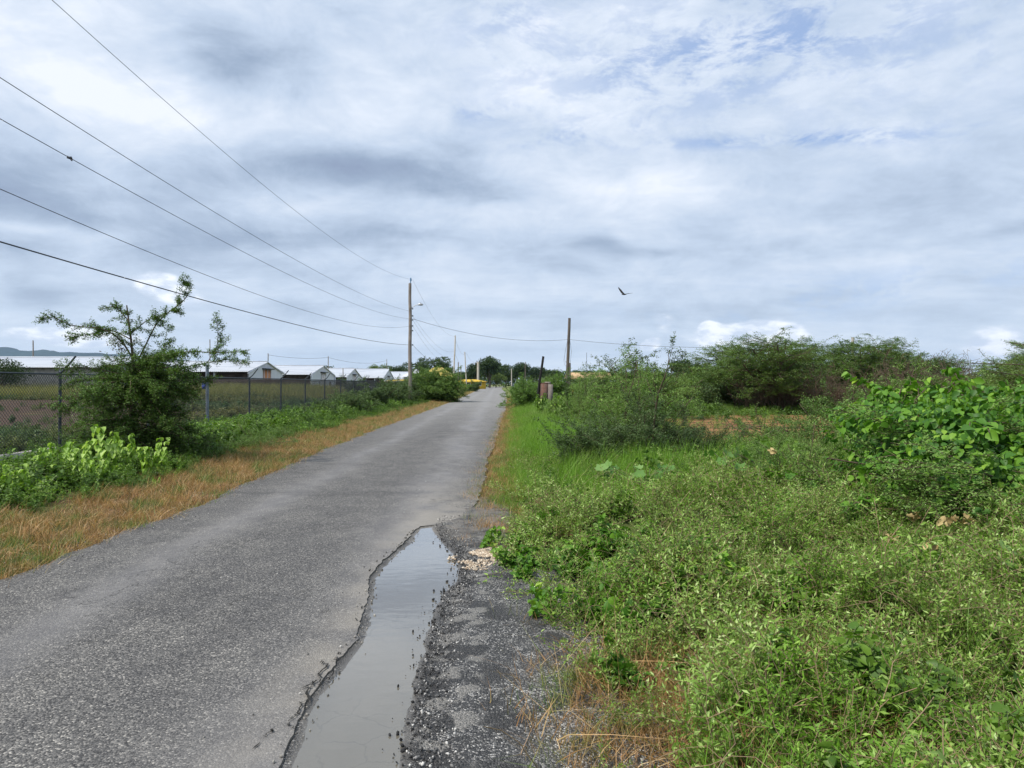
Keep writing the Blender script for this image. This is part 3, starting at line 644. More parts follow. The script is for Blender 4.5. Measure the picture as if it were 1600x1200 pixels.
for k, y in enumerate(fys):
    x = fence_x(y); big = abs(y-24.4) < .1; lean = random.Random(k).uniform(-.012, .012)
    g = Geo().tube([loc(x, y, -.2), loc(x+lean, y, ph+(.42 if big else .02))], .055 if big else .034, 10)
    po = g.obj('post', M['galv2' if big else 'galv'], fr_, smooth=True)
    if not big:
        rr = random.Random(k); Geo().tube([loc(x+lean, y, ph), loc(x+.13, y-.0, ph+.10), loc(x+.34+rr.uniform(-.03, .03), y, ph+.36+rr.uniform(-.03, .03))], [.028, .024, .02], 6).obj('outrigger_arm', M['galv'], po)
    if big: tag(po, 'thicker taller corner post'); Geo().box(*[a_+b_ for a_, b_ in zip((x+10.3,)*2, (-.17, -.055))], *(y-16.2-.05, y-16.2+.06), ph-.42, ph-.22).obj('plastic_wrap', M['bluetag'], po)
g = Geo(); g.tube([loc(fence_x(y), y, ph-.02+.008*math.sin(y)) for y in fys], .022, 6); g.obj('top_rail', M['galv'], fr_)
g = Geo(); g.tube([loc(fence_x(y)-.0, y, .12) for y in fys], .006, 4); g.obj('bottom_wire', M['mesh'], fr_)
for k in range(len(fys)-1):
    y0, y1 = fys[k], fys[k+1]; pit = .085 if y0 < 45 else .12 if y0 < 75 else .2; rr = .0038 if y0 < 45 else .0055 if y0 < 75 else .009
    g = Geo(); links(g, loc(fence_x(y0), y0, 0)[:2], loc(fence_x(y1), y1, 0)[:2], .05, .05, 1.76, pit, rr)
    g.obj('mesh_panel', M['mesh'], fr_)
# fence across the field in front of the barns
fb = thing('field_fence', (-30, 92, 0), 'dark mesh fence across the field in front of the barns', 'fence')
for k in range(22):
    x = -4.3*k; Geo().tube([(x+18, 0, 0), (x+18, 0, 2.0)], .045, 6).obj('post', M['galv'], fb)
g = Geo(); g.tube([(18, 0, 1.95), (-73, 0, 1.95)], .035, 5); g.obj('top_rail', M['galv'], fb)
for k in range(21):
    g = Geo(); links(g, (18-4.3*(k+1), 0), (18-4.3*k, 0), .1, .1, 1.8, .22, .014); g.obj('mesh_panel', M['mesh'], fb)
# dark boundary wall/netting strip behind it
k_ = Geo().box(-34, 10, -.05, .05, 0, 2.1).obj('shade_screen', M['netting']); k_.location = (-32, 77.5, 0); tag(k_, 'low dark shade cloth screen running before the barns', 'screen')
kb = Geo(); rr = random.Random(4); y = 10.0
while y < 62:
    L_ = 2.4; x = fence_x(y)+.02; kb.add([(x-.11, y+.02, -.1), (x+.11, y+.02, -.1), (x+.11+.018*-L_, y+L_, -.1), (x-.11-.018*L_, y+L_, -.1)]+[(x-.11, y+.02, .17), (x+.11, y+.02, .17), (x+.11-.018*L_, y+L_, .17), (x-.11-.018*L_, y+L_, .17)],
       [(4, 5, 6, 7), (1, 2, 6, 5), (0, 4, 7, 3), (0, 1, 5, 4), (2, 3, 7, 6)]); y += L_
tag(kb.obj('concrete_kerb', M['conc']), 'weathered concrete kerb along the foot of the fence', 'kerb')
# ------------------------------------------------------------------ poles
def pole(x, y, h, r0, r1, mat, label, lean=(0, 0), name='utility_pole', group=None, cap=True, ins=None):
    r = thing(name, (x, y, 0), label, 'pole', group)
    z = np.linspace(-.3, h, 9); rr = np.interp(z, [0, h], [r0, r1]); rng = np.random.default_rng(int(abs(x*100)))
    P = np.stack([lean[0]*z/h+rng.normal(0, .012, 9)*min(1, h/8), lean[1]*z/h, z], 1)
    Geo().tube(P, rr, 10).obj('shaft', M[mat], r, smooth=True)
    return r
mp = pole(-8.6, 60, 10.1, .17, .12, 'pole', 'tall wooden utility pole with street lamp standing by the fence')
g = Geo().tube([(.03, 0, 10.05), (.06, 0, 10.35)], .035, 8).tube([(.06, 0, 10.3), (.06, 0, 10.55)], [.075, .05], 8); g.obj('insulator', M['blue'], mp)
for z in (7.95, 7.35, 7.0, 6.5, 6.1, 4.9):
    Geo().tube([(.12, 0, z), (.22, 0, z)], .02, 6).tube([(.22, 0, z-.06), (.22, 0, z+.06)], .045, 8).obj('insulator', M['galv'], mp)
g = Geo().tube([(.1, 0, 8.0), (.25, 0, 8.12), (.45, 0, 8.24), (.72, 0, 8.3)], .028, 6); la = g.obj('lamp_arm', M['lampmetal'], mp)
g = Geo().tube([(.66, 0, 8.29), (.78, 0, 8.32), (1.0, 0, 8.31), (1.12, 0, 8.28)], [.05, .10, .10, .03], 8).tube([(.88, 0, 8.38), (.88, 0, 8.47)], .04, 6); g.obj('lamp_head', M['lampmetal'], mp)
pole(-10.4, 126, 10.2, .16, .11, 'paleconc', 'second roadside pole with a thin dark cap, rising from the round bush', lean=(.35, 0))
pole(-15.8, 209, 8.0, .18, .14, 'pole', 'shorter thick grey pole, left one of a close pair')
pole(-15.2, 212, 7.0, .15, .12, 'pole', 'shorter thick grey pole, right one of a close pair')
pole(-12.4, 195, 10.4, .18, .13, 'paleconc', 'pale pole leaning a little beside the yellow building', lean=(-.55, 0))
pole(-12.9, 262, 10.2, .2, .15, 'darkpole', 'thin dark pole by the road just short of the thick pale one')
tp = pole(-11.9, 250, 9.4, .42, .36, 'paleconc', 'thick pale pole with a short crossarm where the road ends')
Geo().box(-1.1, 1.1, -.08, .08, 8.8, 9.0).obj('crossarm', M['darkpole'], tp)
pole(-6.5, 380, 8.4, .25, .2, 'paleconc', 'tiny pale pole in front of the far dark trees')
pole(-.2, 325, 8.6, .28, .2, 'paleconc', 'pale pole beside the far right bend, before the dark trees')
pole(4.2, 225, 8.6, .2, .13, 'darkpole', 'thin dark pole standing behind the leaning charred post')
rp = pole(5.75, 75, 8.55, .19, .14, 'darkpole', 'tall bare grey pole rising from scrub right of the road', lean=(.32, 0))
g = Geo()
g.tube([(.1, -.2, 6.2), (-.12, -.2, 5.2), (-.28, -.2, 4.1), (-.22, -.2, 3.6), (.02, -.2, 3.5)], .012, 4).tube([(.36, -.2, 6.1), (.5, -.2, 5.0), (.38, -.2, 3.8)], .012, 4)
g.obj('hanging_cable', M['wire'], rp); Geo().tube([(.12, 0, 3.9), (-.12, 0, 3.95)], .03, 6).obj('bracket', M['galv'], rp)
pole(6.35, 78, 3.9, .12, .1, 'darkpole', 'short stub post close behind the tall bare pole', name='stub_post')
pole(12.6, 120, 6.9, .035, .03, 'wire', 'very thin antenna mast above the orange roof', name='antenna_mast')
pole(23, 48, 4.75, .11, .09, 'paleconc', 'grey post poking out of the tallest thicket trees', name='thicket_post')
for x, y, h, lb in ((-34.3, 100, 5.9, 'thin pole standing at the orange door barn'), (-30.5, 118, 6.2, 'thin pole standing before the pale door barn'), (-31, 176, 7.8, 'thin pole beside the far white roofs and small trees'), (-50.5, 75, 6.2, 'thin pole at the left end of the widest barn'), (-44.6, 105, 8.2, 'thin pole rising above the thorn tree tip'), (-27.8, 117, 4.2, 'short thin post at the gable of the pale door barn')):
    pole(x, y, h, .09, .06, 'pole', lb, name='service_pole')
g = pole(1.5, 45, 3.35, .085, .075, 'char', 'black charred post leaning right beside the brick pillar', lean=(.48, 0), name='charred_post')
pl = thing('brick_pillar', (2.15, 45, 0), 'broken red brick and grey plaster gate pillar in the weeds', 'pillar', rz=R(24))
g = Geo(); g.box(-.33, -.02, -.3, .3, -.2, 1.62).box(-.30, .0, -.27, .25, 1.62, 1.68); g.obj('brick_core', M['brick'], pl)
g = Geo(); g.box(.0, .34, -.31, .31, -.2, 1.58).box(-.016, .22, -.25, .2, 1.58, 1.74); g.obj('plaster_face', M['pole'], pl)
dr = thing('dark_car', (.8, 175, 0), 'tiny dark car far down the road at the right verge', 'car', rz=R(90))
g = Geo(); pr_ = [(-2.1, .35), (-2.1, .8), (-1.5, .95), (-.9, 1.45), (.8, 1.45), (1.4, .95), (2.1, .85), (2.1, .35)]
v = [(x, -.85, z) for x, z in pr_]+[(x, .85, z) for x, z in pr_]; n_ = len(pr_)
g.add(v, [(k, (k+1) % n_, (k+1) % n_+n_, k+n_) for k in range(n_)]).add(v, [(0, k, k+1) for k in range(1, n_-1)]+[(n_, n_+k+1, n_+k) for k in range(1, n_-1)]); g.obj('body', M['glassdark'], dr)
for sx_ in (-1.3, 1.3):
    for sy_ in (-.85, .85): Geo().tube([(sx_, sy_-.1, .34), (sx_, sy_+.1, .34)], .34, 12).obj('wheel', M['char'], dr)
# ------------------------------------------------------------------ wires
def wire_fit(name, pts, end, label, r_=.012, y_from=2.0, xl=(-8.0, -8.6), back=None):
    """pts: picture measurements of a hanging cable; turned into its real parabola above the verge line"""
    def X(y): return xl[0]+(xl[1]-xl[0])*y/60
    A = []; Bz = []
    for px, py in pts:
        k = (px-800)/F; y = xl[0]/(k-(xl[1]-xl[0])/60); A.append([1, y, y*y]); Bz.append(EYE+(600-py)*y/F)
    A.append([1, 60, 3600]); Bz.append(end); c_ = np.linalg.lstsq(arr(A), arr(Bz), rcond=None)[0]
    ys_ = np.linspace(y_from, 60, 60); P = [(X(y), y, c_[0]+c_[1]*y+c_[2]*y*y) for y in ys_]; P[-1] = (-8.42, 60, end)
    o = Geo().tube(P, r_, 5).obj('power_cable', M['wire']); return tag(o, label, 'cable', 'cables strung along the fence side')
wire_fit('c', [(0, 377), (142, 420), (400, 491)], 4.9, 'lowest and thickest cable leading to the tall pole', .013)
wire_fit('c', [(0, 295), (295, 420), (350, 440)], 6.5, 'second lowest cable leading to the tall pole', .007)
wire_fit('c', [(0, 187), (150, 268), (432, 420)], 7.1, 'middle cable with a small dark knot on it', .007)
wire_fit('c', [(0, 122), (240, 272), (487, 420)], 7.75, 'second highest cable leading to the tall pole', .007)
wire_fit('c', [(90, 0), (350, 245), (600, 420)], 10.4, 'highest cable, crossing the top left corner of the picture', .006, 4)
def sag(a, b_, s_, r_, label, grp='cables between the roadside poles', n=24):
    a = arr(a); b_ = arr(b_); t_ = np.linspace(0, 1, n)[:, None]; P = a*(1-t_)+b_*t_; P[:, 2] -= (4*s_*t_*(1-t_))[:, 0]
    return tag(Geo().tube(P, r_, 4).obj('power_cable', M['wire']), label, 'cable', grp)
k_ = Geo().tube([(-8.1, 12.95, 5.72), (-8.1, 13.05, 5.75), (-8.12, 13.12, 5.72)], [.012, .03, .012], 6).tube([(-8.05, 13.0, 5.69), (-8.15, 13.04, 5.78)], .01, 5)
tag(k_.obj('cable_knot', M['wire']), 'small dark knot hanging on the middle cable', 'cable knot')
P1 = lambda z: (-8.38, 60, z); P2 = lambda z: (-10.2, 126, z)
sag(P1(10.4), P2(10.1), 1.3, .008, 'highest cable from the tall pole to the next pole')
sag(P1(7.35), P2(7.5), 1.2, .008, 'upper of three sagging cables beyond the tall pole')
sag(P1(7.0), P2(6.7), 1.4, .008, 'middle one of three sagging cables beyond the tall pole')
sag(P1(6.5), P2(5.7), 1.5, .008, 'lowest of three sagging cables beyond the tall pole')
sag(P1(4.9), P2(4.2), .9, .016, 'thick low cable running down behind the roadside bush')
sag(P2(10.1), (-12.6, 195, 10.2), 1.6, .015, 'highest cable from the second pole towards the far end')
sag(P2(7.3), (-12.6, 195, 7.4), 1.6, .015, 'lower cable from the second pole towards the far end')
sag((-12.6, 195, 10.2), (-12.9, 262, 10), 1.3, .02, 'cable between the two farthest roadside poles')
sag(P1(7.1), (5.95, 75, 6.3), .75, .013, 'thin cable crossing above the road to the bare grey pole')
sag((6.0, 75, 6.3), (22.9, 48, 4.2), .45, .013, 'thin cable from the bare grey pole into the thicket')
sag((-34.3, 100, 5.7), (-30.5, 118, 6), .3, .02, 'faint cable over the barn roofs, left span', 'cables over the barns')
sag((-30.5, 118, 6), (-31, 176, 7.4), .8, .02, 'faint cable over the barn roofs, right span', 'cables over the barns')
# ------------------------------------------------------------------ bird
g = Geo(); 
g.tube([(-.42, 0, 0), (-.2, 0, .02), (0, 0, .03), (.22, 0, .03), (.34, 0, .02), (.42, 0, 0)], [.03, .09, .13, .10, .05, .02], 8)
def wing(pts, ch):
    P = arr(pts); n_ = len(P); v = []
    for k in range(n_):
        c_ = ch[k]; v += [P[k]+(c_*.5, 0, .012), P[k]+(-c_*.5, 0, .012), P[k]+(c_*.5, 0, -.012), P[k]+(-c_*.5, 0, -.012)]
    f = []
    for k in range(n_-1): a = 4*k; f += [(a, a+1, a+5, a+4), (a+2, a+6, a+7, a+3), (a, a+4, a+6, a+2), (a+1, a+3, a+7, a+5)]
    return v, f
g.add(*wing([(0, 0, .03), (-.25, .3, .35), (-.55, .55, .85), (-.85, .7, 1.3)], [.42, .45, .36, .12]))
g.add(*wing([(0, 0, .03), (.35, -.4, .06), (.8, -.75, .1), (1.25, -1.0, .12)], [.42, .40, .30, .08]))
bd = g.obj('flying_bird', M['bird']); bd.location = (18.9, 120, 16.7); bd.scale = (1, 1, 1); tag(bd, 'dark soaring bird with one wing raised against the sky', 'bird')
# ------------------------------------------------------------------ plants: growth
def unit(v): v = arr(v); return v/np.linalg.norm(v)
def grow(rng, base, d, L, r0, levels, lv=0, out=None):
    """levels: dicts n, len, ang, wig, trop(z pull), flat, t0"""
    if out is None: out = []
    P_ = levels[lv]; k = P_.get('seg', 6); st = L/k; p = arr(base); d = unit(d); pts = [p]
    for i_ in range(k):
        d = unit(d+rng.normal(0, P_['wig'], 3)+np.array([0, 0, P_.get('trop', 0)])); p = p+d*st; pts.append(p)
    pts = arr(pts); out.append((pts, np.linspace(r0, r0*.45, k+1), lv))
    if lv+1 < len(levels):
        C_ = levels[lv+1]
        for j_ in range(C_['n']):
            t_ = C_.get('t0', .25)+(1-C_.get('t0', .25))*((j_+rng.random())/C_['n']); f_ = min(t_*k, k-.001); i_ = int(f_); q = pts[i_]+(pts[i_+1]-pts[i_])*(f_-i_)
            dd = unit(pts[i_+1]-pts[i_]); ax = unit(rng.normal(0, 1, 3)); ax = unit(ax-dd*ax.dot(dd)); a_ = R(C_['ang']*rng.uniform(.7, 1.3))
            nd = dd*math.cos(a_)+ax*math.sin(a_); nd[2] = nd[2]*C_.get('flat', 1)+C_.get('lift', 0)
            grow(rng, q, nd, L*C_['len']*rng.uniform(.6, 1.25)*(1.15-.45*t_), r0*(1-.5*t_)*.55, levels, lv+1, out)
    return out
def skeleton(rng, starts, levels):
    out = []
    for b_, d, L, r0 in starts: grow(rng, b_, d, L, r0, levels, 0, out)
    return out
def wood(G, sk, sides=(7, 5, 4, 3), upto=9, rmin=.0):
    for pts, rad, lv in sk:
        if lv <= upto: G.tube(pts, np.maximum(rad, rmin), sides[min(lv, len(sides)-1)], cap=False)
    return G
def foliage(G, rng, sk, lvs, ds, L, Wd, t0=.1, pair=True, droop=.15, spread=.9, kind='diamond', zup=.8, jit=.02, fold=.18):
    pos = []; dr_ = []; up = []
    for pts, rad, lv in sk:
        if lv not in lvs: continue
        seg = np.linalg.norm(np.diff(pts, axis=0), axis=1); S = np.concatenate([[0], np.cumsum(seg)]); T = S[-1]
        s_ = np.arange(t0*T, T, ds); 
        if len(s_) == 0: continue
        s_ = s_+rng.normal(0, ds*.3, len(s_)); s_ = np.clip(s_, 0, T)
        q = np.stack([np.interp(s_, S, pts[:, i_]) for i_ in range(3)], 1); d = nrm(np.stack([np.interp(s_+.01, S, pts[:, i_])-np.interp(s_-.01, S, pts[:, i_]) for i_ in range(3)], 1)+1e-9)
        u = nrm(np.array([0, 0, zup])+rng.normal(0, .35, (len(s_), 3))); side = nrm(np.cross(d, u))
        for sg in ((-1, 1) if pair else (1,)):
            sd_ = side*sg if pair else nrm(rng.normal(0, 1, side.shape))
            dd = nrm(d*(1-spread)+sd_*spread+rng.normal(0, .25, d.shape)-np.array([0, 0, droop])); pos.append(q+rng.normal(0, jit, q.shape)); dr_.append(dd); up.append(u)
    if not pos: return G
    pos = np.concatenate(pos); dr_ = np.concatenate(dr_); up = np.concatenate(up); n = len(pos)
    return G.leaves(pos, dr_, up, L*rng.uniform(.6, 1.25, n), Wd*rng.uniform(.7, 1.25, n), kind, rng.random(n)*.75+.25*rng.random(), fold=fold)
def plant(name, loc_, label, cat, parts, group=None, rz=0, sc=1):
    r = thing(name, loc_, label, cat, group, rz); r.scale = (sc,)*3
    for nm, g, m_ in parts: g.obj(nm, M[m_], r)
    return r
def acacia_tree(seed, H=4.6, spread=1.0, leaf=(.095, .036), ds=.08, stems=6, lean=0):
    rng = np.random.default_rng(seed); st = []
    for k in range(stems):
        a = rng.random()*6.28; st.append(((rng.normal(0, .12), rng.normal(0, .12), 0), (math.cos(a)*.42*spread+lean, math.sin(a)*.42*spread, 1), H*.80*rng.uniform(.75, 1.05), .055*H/4.6))
    lv = [dict(wig=.09, trop=.02), dict(n=9, len=.56, ang=64, wig=.10, t0=.42, flat=.25, lift=.16, trop=-.01),
          dict(n=9, len=.55, ang=52, wig=.13, t0=.15, flat=.18, lift=.04, trop=-.005), dict(n=6, len=.52, ang=50, wig=.15, t0=.1, flat=.25, trop=-.01, seg=4)]
    sk = skeleton(rng, st, lv); W_ = wood(Geo(), sk, (6, 5, 3, 3)); G = foliage(Geo(), rng, sk, (2, 3), ds, *leaf, droop=.03, zup=1.6)
    return W_, G
def acacia_bush(seed, H=2.6, Wd=2.2, leaf=(.06, .022), ds=.035, stems=9, n2=8, arch=-.06, lv0=3, n3=5, flat=.8):
    rng = np.random.default_rng(seed); st = []
    for k in range(stems):
        a = rng.random()*6.28; q = rng.uniform(.15, 1.15)*Wd/H; st.append(((rng.normal(0, .1), rng.normal(0, .1), 0), (math.cos(a)*q, math.sin(a)*q, 1), H*rng.uniform(.65, 1.1)*(1+.2*q), .022*H/2.6))
    lv = [dict(wig=.12, trop=arch), dict(n=n2, len=.42, ang=50, wig=.18, t0=.12, flat=flat, trop=-.03), dict(n=n3, len=.5, ang=48, wig=.2, t0=.1, flat=flat, trop=-.05, seg=4)]
    sk = skeleton(rng, st, lv); W_ = wood(Geo(), sk, (5, 3, 3)); G = foliage(Geo(), rng, sk, (1, 2), ds, *leaf)
    return W_, G
def broad_tree(seed, H=9, wd=8, n=5200, leaf=.5, trunk=True, base=.25):
    rng = np.random.default_rng(seed); nb = 13; c_ = np.stack([rng.normal(0, wd*.22, nb), rng.normal(0, wd*.22, nb), rng.uniform(H*(base+.15), H*.82, nb)], 1); rad = rng.uniform(.16, .28, nb)*wd
    k = rng.integers(0, nb, n); u = nrm(rng.normal(0, 1, (n, 3))); rr = rad[k]*(rng.random(n)**.35)*(1+.18*np.sin(u[:, 0]*7+k)*np.cos(u[:, 2]*6)); q = c_[k]+u*rr[:, None]*np.array([1, 1, .72]); q[:, 2] = np.maximum(q[:, 2], H*base*.6)
    G = Geo().leaves(q, nrm(u+rng.normal(0, .7, (n, 3))), nrm(rng.normal(0, 1, (n, 3))), leaf*rng.uniform(.6, 1.3, n), leaf*.6*rng.uniform(.6, 1.2, n), rnd=np.clip(rng.random(n)*.6+.4*rng.random(nb)[k], 0, 1))
    T = Geo().tube([(0, 0, -.2), (.1, 0, H*.2), (0, .1, H*.5)], [H*.035, H*.028, H*.015], 8)
    for j_ in range(nb): T.tube([(0, 0, H*.2), (c_[j_]+np.array([0, 0, H*.3]))*.5, c_[j_]], [H*.018, H*.01, H*.004], 4, cap=False)
    return T, G
def palm(seed, H=6):
    rng = np.random.default_rng(seed); T = Geo().tube([(0, 0, 0), (.1, 0, H*.5), (-.1, 0, H)], [.18, .14, .13], 8); G = Geo(); pos = []; d = []; up = []
    for k in range(20):
        a = k*2.4+rng.normal(0, .2); e = rng.uniform(-.1, 1.2); v = np.array([math.cos(a)*math.cos(e), math.sin(a)*math.cos(e), math.sin(e)]); p = np.array([-.1, 0, H])
        for s_ in range(14):
            v = unit(v+np.array([.02, 0, -.09])); p = p+v*.2
            sd_ = unit(np.cross(v, (0, 0, 1)))
            for sg in (-1, 1):
                for q in (0, .1): pos.append(p+v*q); d.append(sd_*sg*.8+v*.6+np.array([0, 0, -.5])); up.append((0, 0, 1))
    G.leaves(pos, d, up, .75, .07, 'blade'); return T, G
P3 = lambda px, Y: ((px-800)*Y/F, Y)
def PZ(px, py, z): Y = (EYE-z)*F/(py-600); return ((px-800)*Y/F, Y)
# --- the thorn tree at the left fence: limbs follow the photographed ones in real space
rng = np.random.default_rng(11); TY = 14.2; bx_ = (207-800)*TY/F
def wp(px, py, dy=0): Y = TY+dy; return np.array([(px-800)*Y/F, Y, EYE+(600-py)*Y/F])
def limb(pts, r0, r1=.006, n=14):
    P = arr(pts); k = np.linspace(0, len(P)-1, n); Q = np.stack([np.interp(k, range(len(P)), P[:, i_]) for i_ in range(3)], 1); Q[1:-1] = (Q[:-2]+2*Q[1:-1]+Q[2:])/4
    return (Q, np.linspace(r0, r1, n), 0)
limbs = [limb([wp(205, 738), wp(203, 690), wp(207, 620), wp(208, 560), wp(203, 515), wp(198, 477)], .045, .012),
         limb([wp(207, 560), wp(190, 530, -.2), wp(160, 512, -.4), wp(110, 510, -.6), wp(85, 495, -.6), wp(60, 497, -.7)], .018),
         limb([wp(204, 530), wp(175, 515, .2), wp(140, 522, .3), wp(112, 528, .3)], .012),
         limb([wp(200, 500), wp(180, 478, .1), wp(155, 484, .2)], .010),
         limb([wp(209, 575), wp(228, 540, .2), wp(245, 500, .3), wp(275, 480, .4), wp(295, 463, .4), wp(296, 445, .4), wp(280, 434, .4)], .018, .004),
         limb([wp(206, 520), wp(230, 500, -.2), wp(262, 490, -.3)], .010),
         limb([wp(208, 585), wp(240, 560, -.3), wp(290, 548, -.5), wp(345, 552, -.5), wp(390, 547, -.5)], .016, .005),
         limb([wp(209, 590), wp(255, 580, .3), wp(310, 570, .4), wp(360, 560, .4), wp(385, 565, .4)], .014, .005),
         limb([wp(255, 575, .2), wp(256, 545, .2), wp(262, 510, .2)], .006, .004),
         limb([wp(325, 565, -.4), wp(340, 540, -.4), wp(341, 510, -.4), wp(333, 490, -.4)], .007, .004),
         limb([wp(208, 600), wp(180, 590, -.3), wp(140, 592, -.5), wp(100, 600, -.6)], .014, .005)]
for k in range(76):   # drooping lower mass
    a = rng.random()*6.28; z0 = rng.uniform(.25, 2.0); L_ = rng.uniform(.6, 1.55); p = np.array([bx_, TY, z0]); e = rng.uniform(-.1, .75); pts = [p]; v_ = np.array([math.cos(a), math.sin(a)*.8, e])
    for s_ in range(7): v_ = unit(v_+np.array([0, 0, -.10])); p = p+v_*L_/6.5; p[2] = max(p[2], .05); pts.append(p)
    limbs.append((arr(pts), np.linspace(.016, .005, 8), 0))
sk = []
for i_, (P, rad, _) in enumerate(limbs):
    sk.append((P, rad, 0)); low = i_ >= 11; L_ = np.linalg.norm(np.diff(P, axis=0), axis=1).sum(); nb = int(L_*(13 if low else 15)) if i_ else 26
    for j_ in range(nb):
        t_ = rng.uniform(.12 if i_ else .45, 1)*(len(P)-1.001); q = P[int(t_)]; dd = unit(P[int(t_)+1]-q); ax = unit(rng.normal(0, 1, 3)); ax = unit(ax-dd*ax.dot(dd)); nd = dd*.75+ax*.75; nd[2] *= .7
        grow(rng, q, nd, rng.uniform(.18, .42)*(1.1 if low else .72)*(1.15-.5*t_/len(P)), .005, [dict(wig=.15, trop=-.02, seg=4), dict(n=3, len=.55, ang=45, wig=.2, t0=.1, seg=3)], 0, sk)
sk2 = [(P, r_, (0 if np.linalg.norm(np.diff(P, axis=0), axis=1).sum() > .62 else 1)) for P, r_, l_ in sk]
off = np.array([bx_, TY, 0]); sk2 = [(P-off, r_, l_) for P, r_, l_ in sk2]
Wg = wood(Geo(), sk2, (6, 3), rmin=.0028); Gg = foliage(Geo(), rng, sk2, (1,), .015, .044, .019, t0=.0)
foliage(Gg, rng, [s_ for s_ in sk2 if s_[0][:, 2].max() > 1.2 and s_[2] == 0][1:], (0,), .016, .042, .018, t0=.2)
plant('thorn_tree', (bx_, TY, 0), 'thin thorn tree with long wispy arms in front of the fence', 'tree', [('trunk', Wg, 'twig'), ('foliage', Gg, 'acacia')])
dk = Geo(); n_ = 130; q = arr([wp(192, 545)-off])+RNG.normal(0, 1, (n_, 3))*np.array([.12, .1, .13]); dk.leaves(q, RNG.normal(0, 1, (n_, 3)), RNG.normal(0, 1, (n_, 3)), .05, .025)
dko = dk.obj('dead_leaf_cluster', M['drytwig'], [o for o in COL.objects if o.name == 'thorn_tree'][0])
# --- proto acacia meshes
TREES = [acacia_tree(s_, 4.6, 1.25) for s_ in (21, 22, 23)]
def place_all(name, proto_parts, items, group, cat):
    root = None
    for it in items:
        x, y, sc, rz, label = it[:5]; szz = it[5] if len(it) > 5 else None; z = float(gh(x, y))-.03
        if root is None:
            root = thing(name, (x, y, z), label, cat, group, rz); root.scale = (sc, sc, szz or sc)
            for nm, g, m_ in proto_parts: g.obj(nm, M[m_], root)
        else: dup(root, (x, y, z), rz, sc, label, group, szz)
    return root
def TP(W_, G, m_='acacia'): return [('trunk', W_, 'twig'), ('crown', G, m_)]
gA = 'flat topped acacias in the right thicket'
place_all('acacia_tree', TP(*TREES[0]), [(*P3(1155, 40), 1.13, .4, 'slender open acacia at the left end of the right thicket'), (*P3(1375, 45), 1.15, 3.7, 'acacia closing the right end of the tall thicket'), (*P3(1275, 43), 1.12, 2.2, 'tallest flat topped acacia of the right thicket'), (*P3(1400, 50), 1.18, 1.2, 'low wide acacia on the right slope of the thicket'), (*P3(1345, 40), 1.1, 4.9, 'acacia with spreading arms around the grey thicket post')], gA, 'tree')
place_all('acacia_tree', TP(*TREES[1]), [(*P3(1220, 38), 1.12, 1.4, 'feathery acacia left of the tallest one'), (*P3(1112, 46), 1.12, 2.9, 'small acacia leaning out left of the slender open one'), (*P3(1440, 47), .95, .9, 'low acacia on the skyline above the dry brush'), (*P3(1560, 45), .85, 2.1, 'low acacia on the skyline far right'), (*P3(1310, 46), 1.22, 3.3, 'acacia just right of the tallest one in the thicket'), (*P3(1480, 44), .9, 5.2, 'short acacia behind the vine covered bush'), (*P3(1700, 30), .95, .2, 'acacia past the right edge that reaches into view')], gA, 'tree')
place_all('acacia_tree', TP(*TREES[2]), [(*P3(1245, 50), 1.3, .7, 'acacia behind the two left trees of the thicket'), (*P3(1190, 47), 1.12, 5.5, 'small acacia behind the slender open one'), (*P3(1540, 34), .70, 3.0, 'sparse acacia near the right edge above the vine bush'), (*P3(1620, 27), .78, 3.9, 'acacia at the right edge with arms against the sky')], gA, 'tree')
BUSH = [acacia_bush(31, 2.5, 2.6, (.11, .042), .055, stems=15, n2=10, n3=6), acacia_bush(32, 2.3, 2.8, (.11, .042), .055, stems=15, n2=10, n3=6), acacia_bush(33, 2.1, 2.8, (.11, .042), .055, stems=15, n2=10, n3=6)]
gB = 'dense thorn bushes filling the right scrub'
def lbl(px, y): 
    return ('thorn bush %s' % ('left of the bare grey pole' if px < 885 else 'between the bare grey pole and the orange roof' if px < 930 else 'below the domed bush' if px < 1060 else 'at the left foot of the thicket' if px < 1170 else 'in the shade under the thicket trees' if px < 1400 else 'behind the vine covered bush' if px < 1540 else 'at the right edge of the scrub'))
rb = random.Random(5); cnt = {}
desc = ['dense', 'ragged', 'low', 'wide', 'rounded', 'twiggy', 'leaning', 'small', 'tall', 'spreading', 'loose', 'thick', 'tangled', 'drooping', 'feathery', 'narrow', 'squat', 'shaggy', 'compact', 'sprawling', 'uneven', 'bristly']
lists = [[], [], []]
spots = [(1010, 34, 1.22), (960, 38, .95), (1050, 36, .9), (905, 60, 1.05), (940, 55, 1.0), (870, 62, 1.0), (985, 50, 1.1), (1080, 48, 1.1), (1110, 44, 1.0), (1140, 42, 1.0), (1185, 41, 1.05),
         (1220, 43, 1.1), (1260, 40, 1.05), (1300, 41, 1.1), (1340, 38, 1.05), (1385, 39, 1.05), (1430, 40, 1.1), (1475, 38, .95), (1520, 38, .95), (1580, 36, .8), (1100, 60, 1.2), (1180, 58, 1.2), (1400, 55, 1.3), (1470, 52, 1.15), (1550, 48, .9),
         (1060, 70, 1.3), (1640, 34, .9), (850, 75, 1.05), (835, 90, 1.2), (915, 80, 1.0)]
for k, (px, y, s_) in enumerate(spots):
    l_ = lbl(px, y); cnt[l_] = cnt.get(l_, 0)+1; lists[k % 3].append((*P3(px, y), s_, rb.random()*6.28, desc[k % len(desc)]+' '+l_+(', farther back' if 47 < y < 72 else ', farthest back' if y >= 72 else '')))
place_all('thorn_bush', TP(*BUSH[0], 'acacia_dark'), lists[0], gB, 'bush')
place_all('thorn_bush', TP(*BUSH[1], 'acacia_dark'), lists[1], gB, 'bush')
